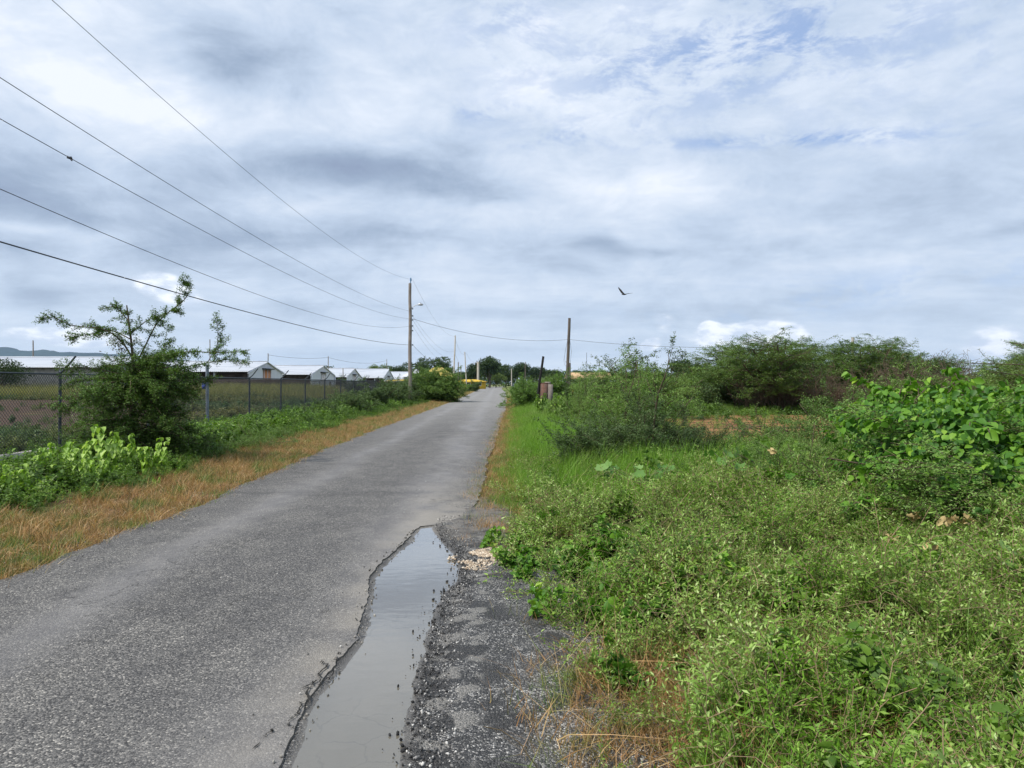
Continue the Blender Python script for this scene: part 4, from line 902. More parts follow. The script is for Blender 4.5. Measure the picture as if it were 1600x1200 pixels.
place_all('thorn_bush', TP(*BUSH[2], 'acacia'), lists[2], gB, 'bush')
# dry leafless brush
def dry_brush(seed, H=2.0):
    rng = np.random.default_rng(seed); st = [((rng.normal(0, .5), rng.normal(0, .3), 0), (rng.normal(0, .35), rng.normal(0, .35), 1), H*rng.uniform(.6, 1.1), .012) for k in range(26)]
    sk = skeleton(rng, st, [dict(wig=.10, trop=0), dict(n=6, len=.4, ang=35, wig=.15, t0=.25), dict(n=3, len=.5, ang=40, wig=.2, t0=.2, seg=3)]); return wood(Geo(), sk, (4, 3, 3), rmin=.006)
db = dry_brush(41)
def brush_all(items):
    root = None
    for x, y, sc, rz, label in items:
        z = float(gh(x, y))
        if root is None: root = db.obj('dry_brush', M['drytwig']); root.location = (x, y, z); root.rotation_euler = (0, 0, rz); root.scale = (sc,)*3; o = root
        else: o = root.copy(); COL.objects.link(o); o.location = (x, y, z); o.rotation_euler = (0, 0, rz); o.scale = (sc,)*3
        tag(o, label, 'dry bush', 'leafless brush in the thicket')
brush_all([(*P3(1230, 37), 1.0, 0, 'bare brown brush under the slender thicket trees'), (*P3(1280, 36), 1.05, 1, 'bare brown brush under the tallest acacia'), (*P3(1325, 35), 1.05, 2, 'bare brown brush at the end of the furrowed soil'), (*P3(1365, 26), .75, 3, 'reddish dry twigs left of the vine bush'),
           (*P3(1400, 33), 1.15, 4, 'brown leafless brush seen behind the hanging vine clump'), (*P3(1450, 34), 1.25, 5, 'brown leafless brush forming a low dome on the skyline'), (*P3(1500, 33), 1.2, .5, 'brown leafless brush right of the low skyline dome'), (*P3(1180, 38), .9, 1.5, 'bare brown brush at the left foot of the thicket'), (*P3(1420, 46), 1.6, 2.5, 'tall grey leafless brush on the skyline behind the vines')])
# left side bushes
b_ = acacia_bush(51, 3.1, 2.7, (.14, .055), .05, stems=30, n2=12, n3=7, arch=-.04)
place_all('round_bush', TP(*b_), [(*P3(688, 63), .98, .3, 'big rounded bush beside the road behind the tall pole', .95), (*P3(662, 67), .85, 2.3, 'rounded bush tucked behind the tall pole foot')], None, 'bush')
b_ = acacia_bush(52, 2.2, 2.4, (.12, .045), .045, stems=18, n2=10, n3=6)
place_all('fence_shrub', TP(*b_, 'acacia_dark'), [(*P3(585, 44), .75, 1, 'dark feathery shrub against the fence left of the tall pole'), (*P3(610, 52), .85, 2, 'dark shrub at the foot of the tall pole'), (*P3(555, 37), .55, 3, 'low dark shrub where the kerb ends'), (*P3(655, 64), 1.0, 4, 'shrub between the tall pole and the rounded bush'),
                                           (*P3(560, 62), .95, 5, 'pale acacia shrub standing inside the fence before the barns'), (*P3(740, 150), 1.1, 1.6, 'small bush by the road below the pale leaning pole'), (*P3(505, 31), .42, 2.2, 'small dark shrub spilling over the kerb'), (*P3(470, 28.6), .36, 5.1, 'small dark shrub leaning through the fence mesh'), (*P3(535, 35.5), .5, .2, 'dark shrub hugging the fence before the kerb end'), (*P3(625, 58), .8, 3.3, 'shrub left of the tall pole reaching the fence top'), (*P3(603, 75), .8, .6, 'bush inside the fence below the yellow shed')], 'shrubs along the fence', 'shrub')
b_ = acacia_bush(53, 1.2, 2.2, (.045, .016), .022, stems=11, arch=-.12, n2=8, n3=4)
place_all('mimosa_shrub', TP(*b_), [(*P3(405, 17.6), .62, 1, 'low feathery mimosa spreading beside the dry grass strip'), (*P3(440, 20.5), .5, 4.1, 'feathery mimosa right of the spreading one'), (*P3(300, 14.6), .42, 5.0, 'feathery mimosa at the right foot of the thorn tree'), (*P3(350, 16.5), .5, 2.5, 'small feathery mimosa left of the spreading one')], 'low feathery mimosas on the left verge', 'shrub')
# centre mound + spray on the right verge
b_ = acacia_bush(54, 1.6, 2.0, (.05, .02), .018, stems=30, arch=-.13, n2=12, n3=6)
place_all('mounded_bush', TP(*b_, 'acacia_dark'), [(1.95, 11.3, .70, .4, 'dark mounded bush in the long grass right of the road'), (2.65, 11.9, .58, 2.4, 'right shoulder of the mounded bush, overgrown by grass')], None, 'bush')
b_ = acacia_bush(55, 2.0, 1.6, (.05, .018), .025, stems=16, arch=-.05, n2=11, n3=6, flat=.5)
place_all('pale_acacia_bush', TP(*b_, 'acacia_light'), [(2.6, 14.2, .88, 0, 'pale feathery acacia rising behind the mounded bush'), (3.9, 25, .8, 2, 'pale feathery acacia below the domed skyline bush'), (2.2, 24, .8, 3, 'small pale acacia left of the furrowed soil')], 'pale acacias behind the mound', 'bush')
b_ = acacia_bush(56, 3.0, 3.4, (.095, .036), .05, stems=22, arch=-.07, n2=11, n3=7, flat=.5)
place_all('domed_bush', TP(*b_, 'acacia_light'), [(*P3(1005, 33), .84, 0, 'tall domed acacia bush on the skyline right of the grey pole'), (*P3(950, 38), .62, 1, 'pale acacia bush left of the domed skyline bush')], None, 'bush')
b_ = acacia_bush(57, 1.9, 2.0, (.10, .045), .04, stems=20, arch=-.05, n2=10, n3=6)
place_all('roadside_bush', TP(*b_, 'acacia_light'), [(*P3(825, 47), .95, 0, 'light green bush at the road edge left of the charred post'), (*P3(862, 60), 1.2, 2, 'light green bush behind the charred post'), (*P3(812, 72), .75, 4, 'small light green bush farther along the road edge')], 'light green bushes at the right verge', 'bush')
# fallen branch
rng = np.random.default_rng(61); st = [((rng.normal(0, .2), rng.normal(0, .2), .1), (math.cos(a), math.sin(a)*.6, .55), 1.3*rng.uniform(.6, 1), .02) for a in (.2, .6, 2.6, 3.0, 1.2, 5.8, 3.6, 2.1)]
sk = skeleton(rng, st, [dict(wig=.15, trop=-.10), dict(n=6, len=.45, ang=50, wig=.2, t0=.2, trop=-.05), dict(n=4, len=.5, ang=45, wig=.2, t0=.1, seg=3)])
plant('fallen_branch', (*P3(1190, 19.5), .05), 'fallen thorn branch drooping over the bare soil', 'branch', [('wood', wood(Geo(), sk, (5, 3, 3), rmin=.005), 'drytwig'), ('leaves', foliage(Geo(), rng, sk, (2,), .035, .05, .02), 'acacia')])
rng = np.random.default_rng(62); st = [((0, 0, 0), (.2, .1, 1), 1.3, .02)]
sk = skeleton(rng, st, [dict(wig=.1, trop=-.02), dict(n=4, len=.4, ang=40, wig=.2, t0=.4)]); plant('bare_stake', (2.2, 11.2, .6), 'bare dark twig sticking up from the mounded bush', 'twig', [('wood', wood(Geo(), sk, (5, 3), rmin=.005), 'twig')])
# ------------------------------------------------------------------ far trees
bt = [broad_tree(s_, 9, 9) for s_ in (71, 72)]
far1 = [(*P3(765, 300), 1.5, .1, 'dark round tree left of the road end, behind the thick pole'), (*P3(742, 310), 1.2, 1, 'dark tree at the left of the far tree line'), (*P3(840, 350), 1.15, 2, 'far dark tree behind the thin dark pole'), (*P3(815, 340), 1.35, 3, 'far dark dome tree in the middle of the tree line'), (*P3(1065, 150), .78, 4, 'dark tree on the skyline right of the domed bush'), (*P3(622, 260), .95, 5, 'dark tree beside the smallest barn roof'), (*P3(865, 330), .95, 5, 'far dark tree fading right of the tree line')]
far2 = [(*P3(790, 345), 1.30, .5, 'far dark tree directly over the road end'), (*P3(725, 330), .85, 1.5, 'small dark tree peeping left of the pale leaning pole'), (*P3(655, 230), 1.0, 2.5, 'tree just right of the tall pole foot'), (*P3(682, 190), 1.0, 2.9, 'dark tree behind the yellow hipped roof'), (*P3(1090, 160), .72, 3.5, 'small dark tree right of the skyline pair'), (*P3(608, 250), .8, .8, 'small tree between the barns and the tall pole'), (*P3(575, 300), .75, 4.4, 'tiny round tree behind the barn roofs'), (*P3(905, 320), .9, 1.1, 'low far tree behind the orange roof'),
        (*P3(375, 230), 1.0, 1.9, 'tree showing above the orange door barn roof')]
place_all('broad_tree', [('trunk', bt[0][0], 'trunk'), ('crown', bt[0][1], 'tree')], far1, 'dark trees on the horizon', 'tree')
place_all('broad_tree', [('trunk', bt[1][0], 'trunk'), ('crown', bt[1][1], 'tree')], far2, 'dark trees on the horizon', 'tree')
t3 = broad_tree(73, 9, 9); place_all('broad_tree', [('trunk', t3[0], 'trunk'), ('crown', t3[1], 'tree_lime')], [(*P3(595, 245), .95, 0, 'pale green tree above the far barn roofs'), (*P3(775, 318), .8, 2, 'paler green tree before the dark tree line')], 'pale trees on the horizon', 'tree')
t4 = broad_tree(74, 4.2, 6.5, 4200, .22, base=.1); place_all('left_edge_tree', [('trunk', t4[0], 'trunk'), ('crown', t4[1], 'tree')], [(*P3(2, 62), .72, 0, 'dense green tree at the left edge behind the fence')], None, 'tree')
t5 = palm(75, 6.5); place_all('palm_tree', [('trunk', t5[0], 'trunk'), ('crown', t5[1], 'tree')], [(*P3(656, 100), .62, 0, 'wind blown palm just right of the tall pole')], None, 'palm')
mg = Geo(); n_ = 9000; xx = RNG.uniform(-34, 34, n_); hh = 9*(1-(xx/34)**2)**.6*(.75+.4*vnoise(xx, xx*0, .18, 4)); zz_ = hh*RNG.random(n_)**.5; q = np.stack([xx, RNG.normal(0, 5, n_), zz_], 1)
mg.leaves(q, RNG.normal(0, 1, (n_, 3)), RNG.normal(0, 1, (n_, 3)), 1.0, .6); wd_ = mg.obj('far_woodland', M['tree']); wd_.location = (*P3(510, 330), 0); tag(wd_, 'low dark far wood on the skyline behind the barns', 'woodland', None, 'stuff')
mg = Geo(); n_ = 16000; xx = RNG.uniform(-90, 130, n_); hh = 9.5*(.5+.6*fbm(xx, xx*0, .07, 8)); zz_ = hh*RNG.random(n_)**.6; q = np.stack([xx, RNG.normal(0, 5, n_), zz_], 1)
mg.leaves(q, RNG.normal(0, 1, (n_, 3)), RNG.normal(0, 1, (n_, 3)), 1.1, .7); wd_ = mg.obj('far_woodland', M['tree']); wd_.location = (35, 375, 0); tag(wd_, 'dark far wood closing the view behind the road end', 'woodland', None, 'stuff')
# ------------------------------------------------------------------ vine covered bush on the right
def vine_bush():
    rng = np.random.default_rng(81); c0 = 0; lobes = [((.15, 0, .60), (1.35, 1.25, 1.0)), ((-.75, -.2, .30), (.75, .7, .55)), ((.9, .3, .6), (1.2, 1.0, .95)), ((-.15, .5, .9), (.7, .7, .6)), ((-.15, -.9, .42), (.9, .7, .75)), ((1.0, -1.2, .35), (1.0, .7, .75))]
    pos = []; nn_ = []
    for (c_, s_) in lobes:
        n = int(2900*s_[0]*s_[1]); u = nrm(rng.normal(0, 1, (n, 3))); u[:, 2] = np.abs(u[:, 2])*np.sign(rng.random(n)-.18); c_ = arr(c_); s_ = arr(s_)
        cl = fbm(u[:, 0]*2+c_[0], u[:, 2]*2.6+u[:, 1], 1.6, 7)[:, None]; bmp = .70+.66*cl
        q = c_+u*s_*bmp*rng.uniform(.82, 1.03, (n, 1)); inside = np.zeros(n, bool)
        for (c2, s2) in lobes:
            if not np.allclose(c2, c_): inside |= ((((q-arr(c2))/arr(s2))**2).sum(1) < .66)
        k = ~inside & (q[:, 2] > .0) & (cl[:, 0]+rng.normal(0, .04, n) > .45); pos.append(q[k]); nn_.append(nrm(u[k]/s_))
    pos = np.concatenate(pos); nn_ = np.concatenate(nn_); n = len(pos)
    # leaves hang outward and down, blade facing out
    dn_ = nrm(np.array([0, 0, -1.])+.55*nn_+rng.normal(0, .42, (n, 3))); L_ = rng.uniform(.028, .076, n)
    G = Geo().leaves(pos, dn_, nn_+rng.normal(0, .28, (n, 3)), L_, L_*.78, 'heart', rng.random(n)**1.2, fold=.12, curl=.15)
    # long arching shoots with leaves
    sk = []
    for k in range(60):
        j_ = rng.integers(0, len(lobes)); c_, s_ = map(arr, lobes[j_]); a = rng.uniform(2.2, 5.6); p = c_+np.array([math.cos(a)*s_[0]*.7, math.sin(a)*s_[1]*.7, s_[2]*rng.uniform(.3, .9)])
        grow(rng, p, (math.cos(a), math.sin(a), rng.uniform(.1, .9)), rng.uniform(.3, .75), .005, [dict(wig=.15, trop=-.12, seg=7)], 0, sk)
    foliage(G, rng, sk, (0,), .055, .09, .07, kind='heart', droop=.5, spread=.7)
    W_ = wood(Geo(), sk, (4,), rmin=.004)
    for k in range(46):
        a = rng.random()*6.28; L_ = rng.uniform(.7, 1.5); W_.tube([(rng.normal(0, .3), rng.normal(0, .3), 0), (math.cos(a)*L_*.5, math.sin(a)*L_*.5, L_*.6), (math.cos(a)*L_, math.sin(a)*L_, L_*.7)], [.018, .012, .006], 4, cap=False)
    # feathery acacia sprays poking through
    ska = []
    for k in range(170):
        j_ = rng.choice([0, 1, 1, 1, 2, 3, 4, 4, 5]); c_, s_ = map(arr, lobes[j_]); a = rng.uniform(1.8, 5.9); p = c_+np.array([math.cos(a)*s_[0]*.75, math.sin(a)*s_[1]*.75, s_[2]*rng.uniform(.0, .85)])
        grow(rng, p, (math.cos(a), math.sin(a), rng.uniform(0, .7)), rng.uniform(.3, .62), .005, [dict(wig=.12, trop=-.06, seg=6), dict(n=7, len=.4, ang=50, wig=.15, t0=.15, flat=.5, seg=4)], 0, ska)
    wood(W_, ska, (4, 3), rmin=.0025); A = foliage(Geo(), rng, ska, (0, 1), .012, .030, .012, t0=.1)
    # inner leaves all get the darkest vine colour: inner shade painted in for depth
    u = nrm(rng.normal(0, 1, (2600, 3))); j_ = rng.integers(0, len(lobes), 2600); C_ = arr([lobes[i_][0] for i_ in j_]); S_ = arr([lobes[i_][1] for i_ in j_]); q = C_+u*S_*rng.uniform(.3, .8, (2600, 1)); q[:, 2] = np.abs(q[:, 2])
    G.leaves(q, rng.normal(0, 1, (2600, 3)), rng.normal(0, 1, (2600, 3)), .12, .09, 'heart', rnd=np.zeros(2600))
    r = plant('vine_covered_bush', (4.45, 6.5, .0), 'big bush smothered in heart shaped vine leaves at the right edge', 'bush', [('wood', W_, 'twig'), ('vine_leaves', G, 'vine'), ('acacia_sprays', A, 'acacia_light')], sc=1.12); r.scale = (1.12, 1.12, .93)
    # crest of vine on acacia behind
    G = Geo(); sk = []
    for bx0, bz in ((0, 0), (.35, -.05), (.75, .02), (-.3, -.25), (1.1, -.15)):
        for k in range(5): grow(rng, (bx0+rng.normal(0, .1), rng.normal(0, .15), 1.35+bz), (rng.normal(-.2, .5), rng.normal(0, .4), rng.uniform(.1, .6)), rng.uniform(.35, .7), .006, [dict(wig=.2, trop=-.16, seg=8)], 0, sk)
    foliage(G, rng, sk, (0,), .032, .085, .07, kind='heart', droop=.8, spread=.5); W_ = wood(Geo(), sk, (4,)); 
    for k in range(8): W_.tube([(rng.uniform(-.3, 1.1), rng.normal(0, .2), 0), (rng.uniform(-.3, 1.1), rng.normal(0, .1), .8), (rng.uniform(-.3, 1.1), rng.normal(0, .1), 1.45)], [.02, .012, .008], 4)
    plant('hanging_vine', (4.55, 8.6, .1), 'clump of vine hanging from twigs above the left shoulder of the vine bush', 'vine', [('stems', W_, 'twig'), ('leaves', G, 'vine')])
vine_bush()
b_ = acacia_bush(58, 1.3, 1.8, (.04, .015), .014, stems=20, arch=-.10, n2=10, n3=5, flat=.6)
place_all('feathery_bush', TP(*b_, 'acacia'), [(3.1, 7.6, .62, 0, 'low feathery acacia left of the vine bush'), (5.9, 11.6, .6, 2, 'low feathery acacia behind the vine bush, beside the soil'), (5.6, 12.5, 1.1, 4, 'feathery acacia behind the vine bush, on its right'), (6.6, 9.8, 1.15, 1, 'feathery acacia at the right edge behind the vine bush')], 'feathery acacias around the vine bush', 'bush')
# overhanging arm at the right edge
rng = np.random.default_rng(91); sk = []; q0 = np.array([(1720-800)*12/F, 12, EYE+(600-600)*12/F])
for a_, b2 in (((1600, 570), (1510, 566)), ((1640, 545), (1585, 533)), ((1620, 590), (1545, 578))):
    A_ = np.array([(a_[0]-800)*12/F, 12, EYE+(600-a_[1])*12/F]); B_ = np.array([(b2[0]-800)*12/F, 12.2, EYE+(600-b2[1])*12/F]); P, rad, _ = limb([q0, (q0+A_)/2+(0, 0, .15), A_, B_], .02, .005, 12); sk.append((P, rad, 0))
    for j_ in range(16):
        t_ = rng.uniform(.3, 1)*(len(P)-1.01); grow(rng, P[int(t_)], (rng.normal(-.6, .4), rng.normal(0, .5), rng.normal(.05, .25)), rng.uniform(.2, .4), .004, [dict(wig=.12, seg=4), dict(n=3, len=.5, ang=40, wig=.2, t0=.2, seg=3)], 1, sk) if False else grow(rng, P[int(t_)], (rng.normal(-.6, .4), rng.normal(0, .5), rng.normal(.05, .25)), rng.uniform(.2, .4), .004, [dict(wig=.12, seg=4)], 0, sk)
o3 = np.array([q0[0]+.4, 12, 0]); sk = [(P-o3, r_, i_) for i_, (P, r_, l_) in enumerate(sk)]
Wg = wood(Geo(), [(P, r_, 0) for P, r_, l_ in sk], (4,), rmin=.003); Wg.tube([(0, 0, 0), (-.1, 0, .8), (-.4, 0, 1.6)], [.05, .04, .025], 6)
plant('edge_acacia', tuple(o3), 'acacia whose thin arms enter at the right edge above the vines', 'tree', [('trunk', Wg, 'twig'), ('foliage', foliage(Geo(), rng, [(P, r_, 0) for P, r_, l_ in sk], (0,), .016, .036, .013, t0=.25), 'acacia')])
# ------------------------------------------------------------------ lime plants on the left verge
def lime_plant(seed, H=.72):
    rng = np.random.default_rng(seed); W_ = Geo(); pos = []; d = []; up = []; Ls = []
    for k in range(5):
        a = rng.random()*6.28; lean = rng.uniform(.05, .35); h = H*rng.uniform(.55, 1.0); p = np.array([rng.normal(0, .07), rng.normal(0, .07), 0]); pts = [p]
        for s_ in range(8): p = p+unit((math.cos(a)*lean, math.sin(a)*lean, 1))*h/8; pts.append(p)
        W_.tube(pts, np.linspace(.007, .004, 9), 4)
        for s_ in range(2, 9):
            for j_ in range(4):
                b2 = rng.random()*6.28; t_ = s_/8; pos.append(pts[s_]+rng.normal(0, .008, 3)); d.append((math.cos(b2), math.sin(b2), rng.uniform(-1.5, -.3))); up.append((0, 0, 1)); Ls.append(rng.uniform(.07, .115)*(1.1-.35*t_))
    G = Geo().leaves(pos, d, up, Ls, arr(Ls)*.95, 'heart', fold=.28, curl=.25)
    return W_, G
lp = [lime_plant(s_) for s_ in (101, 102)]
limes = [(P3(28, 9.3), .85, 'lime leaved plant at the left edge'), (P3(88, 11.0), 1.05, 'lime leaved plant right of the left edge one'), (P3(112, 11.3), 1.0, 'lime leaved plant in the middle of the left clump'), (P3(155, 11.6), 1.38, 'tallest lime leaved plant of the left clump'), (P3(140, 10.6), .85, 'low lime leaved plant in front of the tallest one'),
         (P3(165, 10.9), .62, 'short lime leaved plant at the right of the left clump'), (P3(237, 12.3), 1.0, 'lime leaved plant alone right of the thorn tree foot'), (P3(188, 12.4), 1.05, 'lime leaved plant touching the thorn tree trunk'), (P3(72, 10.6), .8, 'small lime leaved plant low in the left clump'), (P3(247, 10.9), .3, 'tiny lime seedling in the dry grass')]
place_all('lime_plant', [('stems', lp[0][0], 'greenstem'), ('leaves', lp[0][1], 'lime')], [(*p_, s_, k*1.3, l_) for k, (p_, s_, l_) in enumerate(limes) if k % 2 == 0], 'lime leaved plants on the left verge', 'plant')
place_all('lime_plant', [('stems', lp[1][0], 'greenstem'), ('leaves', lp[1][1], 'lime')], [(*p_, s_, k*1.3, l_) for k, (p_, s_, l_) in enumerate(limes) if k % 2 == 1], 'lime leaved plants on the left verge', 'plant')
# broad leaved young plants by the pillar
l3 = lime_plant(103, .9); rb = random.Random(9); its = []
places = ['beside the brick pillar', 'left of the brick pillar', 'below the charred post', 'in front of the pillar', 'right of the pillar', 'below the grey pole', 'on the far verge']
for k, (px, y) in enumerate([(845, 33), (858, 30), (872, 29), (887, 30), (902, 29), (918, 31), (935, 29), (880, 26), (905, 25.5), (925, 26.5), (850, 36), (838, 39), (945, 33), (865, 34), (895, 34)]):
    its.append((*P3(px, y), rb.uniform(1.15, 1.7), rb.random()*6, '%s leafy bright green plant, %s in the row before the brick pillar' % (['tall', 'bushy', 'short', 'leaning', 'dense'][k % 5], ['first', 'second', 'third', 'fourth', 'fifth', 'sixth', 'seventh', 'nearest left', 'nearest middle', 'nearest right', 'left back', 'farthest left', 'farthest right', 'back left', 'back right'][k])))
place_all('broad_leaved_plant', [('stems', l3[0], 'greenstem'), ('leaves', l3[1], 'weed')], its, 'leafy plants before the brick pillar', 'plant')
# ------------------------------------------------------------------ squash leaves, dry leaves
def squash(seed, n, R_, size):
    rng = np.random.default_rng(seed); W_ = Geo(); pos = []; d = []; up = []; L_ = []
    for k in range(n):
        a = rng.random()*6.28; r_ = R_*rng.random()**.5; h = rng.uniform(.04, .22); q = (math.cos(a)*r_, math.sin(a)*r_*.7, h); W_.tube([(0, 0, -.02), (q[0]*.7, q[1]*.7, h*.6), q], .005, 4)
        pos.append(q); d.append((math.cos(a+rng.normal(0, .8)), math.sin(a+rng.normal(0, .8))-.4, -.15)); up.append((rng.normal(0, .55), -.55+rng.normal(0, .4), .8)); L_.append(size*rng.uniform(.5, 1.15))
    return W_, Geo().leaves(pos, d, up, L_, arr(L_)*.95, 'lobe', fold=.22, curl=.2)
for k, (px, y, n, R_, sz, dz, lb) in enumerate([(1000, 8.6, 13, .42, .19, .30, 'pale squash leaves spread in the long grass'), (1150, 7.6, 13, .34, .17, .32, 'group of squash leaves above a dark gap in the creeper'), (1010, 7.5, 6, .18, .12, .28, 'two small squash leaves below the pale spread ones'), (1548, 4.0, 4, .08, .15, .26, 'large dull squash leaf at the right edge of the creeper'), (1180, 12.5, 5, .3, .15, .3, 'small squash leaves behind the creeper')]):
    W_, G = squash(110+k, n, R_, sz); x, y = P3(px, y); plant('squash_plant', (x, y, float(gh(x, y))+dz-.07), lb, 'squash plant', [('stems', W_, 'greenstem'), ('leaves', G, 'squash')], 'squash plants on the right verge')
for k, (px, y, lb, mt) in enumerate([(1390, 4.45, 'dry curled brown leaf, leftmost of the group', 'dead_leaf'), (1430, 4.75, 'dry curled brown leaf, highest of the group', 'dead_leaf'), (1455, 4.25, 'dry curled brown leaf, lowest of the group', 'dead_leaf'), (1480, 4.6, 'dry curled brown leaf, rightmost brown one of the group', 'dead_leaf'), (1527, 4.6, 'yellowing curled leaf right of the brown ones', 'squash'), (1510, 4.35, 'yellow brown curled leaf between brown and yellow ones', 'dead_leaf'), (1208, 7.4, 'dry orange leaf by the squash leaves', 'dead_leaf')]):
    x, y = P3(px, y); n_ = 7; g = Geo().leaves(RNG.normal(0, .016, (n_, 3)), RNG.normal(0, 1, (n_, 3))*(1, 1, .5), RNG.normal(0, 1, (n_, 3)), .052, .036, 'lobe', fold=.6, curl=.5)
    o = g.obj('dry_leaf', M[mt]); o.location = (x, y, float(gh(x, y))+.44); tag(o, lb, 'leaf', 'curled dry leaves on the creeper')
# ------------------------------------------------------------------ ground cover (stuff)
def clump_creeper(seed, n=9, h=.30, rad=.24, leaf=.030, wd=.0095, ds=.020):
    rng = np.random.default_rng(seed); sk = []
    for k in range(n):
        a = rng.random()*6.28; grow(rng, (rng.normal(0, .06), rng.normal(0, .06), 0), (math.cos(a)*.9, math.sin(a)*.9, rng.uniform(.3, 1.6)), rng.uniform(.6, 1.1)*(h+rad)*.75, .0022, [dict(wig=.22, trop=-.05, seg=6), dict(n=3, len=.45, ang=50, wig=.2, t0=.2, seg=3)], 0, sk)
    G = Geo(); [G.tube(P, .0016, 3, cap=False, mi=1) for P, r_, l_ in sk]
    return foliage(G, rng, sk, (0, 1), ds, leaf, wd, t0=.15, spread=.75, droop=-.15, jit=.004)
def clump_grass(seed, n=36, h=.5, w_=.006, rad=.09, lean=.35, seg=4):
    rng = np.random.default_rng(seed); a = rng.random(n)*6.28; b0 = np.stack([rng.normal(0, rad, n), rng.normal(0, rad, n), 0*a-.02], 1); ln = np.abs(rng.normal(0, lean, n))+.05; H_ = h*rng.uniform(.5, 1.15, n); rnd = rng.random(n)
    G = Geo(); t_ = np.linspace(0, 1, seg+1); dirh = np.stack([np.cos(a), np.sin(a), 0*a], 1); sd_ = np.stack([-np.sin(a+.6), np.cos(a+.6), 0*a], 1)
    P = b0[:, None]+dirh[:, None]*(ln*H_)[:, None, None]*(t_**1.8)[None, :, None]*1.2; P[:, :, 2] += H_[:, None]*(t_*(1-.25*t_*np.minimum(ln, 1.6)[:, None]*1.2))
    wv_ = w_*(1-t_**1.5*.95); L_ = P-sd_[:, None]*wv_[None, :, None]/2; R__ = P+sd_[:, None]*wv_[None, :, None]/2
    V = np.stack([L_, R__], 2).reshape(n, -1, 3); o = np.arange(n)[:, None, None]*(2*(seg+1)); k = np.arange(seg)*2; f = np.stack([k, k+1, k+3, k+2], -1)[None]
    return G.add(V.reshape(-1, 3), (o+f).reshape(-1, 4), np.repeat(rnd, 2*(seg+1)))
def clump_weed(seed, h=.5, n=7, leaf=.055, wd=.04, ds=.045, kind='diamond', mi=0):
    rng = np.random.default_rng(seed); sk = []
    for k in range(n):
        a = rng.random()*6.28; q = rng.uniform(.1, .8); grow(rng, (rng.normal(0, .06), rng.normal(0, .06), 0), (math.cos(a)*q, math.sin(a)*q, 1), h*rng.uniform(.6, 1.1), .004, [dict(wig=.12, seg=5), dict(n=3, len=.4, ang=50, wig=.15, t0=.25, seg=3)], 0, sk)
    G = Geo(); [G.tube(P, .003, 3, cap=False, mi=1) for P, r_, l_ in sk]
    return foliage(G, rng, sk, (0, 1), ds, leaf, wd, t0=.2, droop=.1, jit=.006, kind=kind)
def do_scatter(name, label, protos, mats, xy, s0, s1, tilt=.15, dz=0., cat='plants', sf=None):
    x, y = xy; n = len(x); print(name, n); k = sf(x, y) if sf else 1
    scatter(name, label, protos, mats, on_ground(x, y, dz), randrot(n, tilt), RNG.uniform(s0, s1, n)*k, RNG.integers(0, len(protos), n), cat)
bare = lambda x, y: sstep(fbm(x, y, .55, 31), .36, .5)
# near creeper mat
prot = [clump_creeper(s_) for s_ in range(201, 206)]
def k_cre(x, y): r = x-veg_edge(y); return (r > .03+.25*(fbm(x, y, 3, 2)-.4))*seen(x, y)*(.35+.65*sstep(r, .1, .9))*(1-.85*sstep(y, 6.8, 9.5))*(.5+.7*bare(x, y))*(1-.35*(y < 4.2)*(r < .6))
do_scatter('creeper_mat', 'tangled pale green creeper covering the near right verge', prot, [M['mat'], M['runner']], fill(0, 9, 1.8, 15, 85, k_cre), .5, 1.05, .4, .0, sf=lambda x, y: .45+1.15*fbm(x, y, 1.05, 23))
# brown runners over the mat
rg = [Geo() for _ in range(3)]
for i_, g in enumerate(rg):
    rng = np.random.default_rng(220+i_)
    for k in range(2):
        sk = grow(rng, (0, 0, .18), (rng.normal(), rng.normal(), .5), rng.uniform(.35, .8), .0022, [dict(wig=.26, trop=-.07, seg=9)], 0, []); [g.tube(P, .0014, 3, cap=False) for P, r_, l_ in sk]
do_scatter('dry_runners', 'thin brown runner stems lying over the creeper', rg, [M['runner']], fill(.3, 6, 2, 9, 1.7, lambda x, y: (x > veg_edge(y)+.15)*seen(x, y)), .7, 1.2, .1, .06)
# bigger vine leaves at the edge of the gravel
vg = [clump_weed(s_, .18, 7, .052, .044, .04, kind='heart') for s_ in (231, 232, 233)]
def k_vl(x, y): r = x-veg_edge(y); return (r > .02)*(r < 1.3)*sstep(fbm(x, y, 1.5, 41), .42, .54)*(y > 3.4)*(y < 7.2)
do_scatter('ground_vine', 'glossy broad leaved ground vine creeping onto the gravel', vg, [M['vine'], M['greenstem']], fill(-.2, 2.2, 3.4, 7.3, 22, k_vl), .6, 1.2, .3, .04)
# long grass
pg = [clump_grass(s_, 40, .55, .007, .10, .45) for s_ in range(241, 246)]
def k_lg(x, y): r = x-veg_edge(y); return (r > .15)*seen(x, y)*sstep(r, .1, .7)*sstep(y, 7.6, 10)*(1-sstep(y, 34, 48))*(1-.96*((x > 4.2)*(y > 15.0)*(y < 36)))*(.35+.65*sstep(-x, -6.5, -5))
do_scatter('long_grass', 'long bright green grass on the right verge', pg, [M['grass']], fill(-1, 12, 7.4, 48, 30, k_lg), .55, 1.15, .15, sf=lambda x, y: (.5+.5*sstep(x-veg_edge(y), .2, 1.6))*(.75+.5*fbm(x, y, .9, 37))*(1-.5*sstep(y, 11.5, 14)*(1-sstep(y, 19, 21))*sstep(x, 3.0, 3.8)))
def k_lg2(x, y): return (x > .8)*seen(x, y)*np.maximum(.35*sstep(fbm(x, y, .8, 51), .5, .62), sstep(y, 5.8, 7.5)*sstep(fbm(x, y, .9, 52), .36, .5))*(y < 9.5)
do_scatter('grass_tufts', 'loose green grass tufts growing through the creeper', pg, [M['grass']], fill(.6, 7, 2.4, 10, 24, k_lg2), .5, .9, .2)
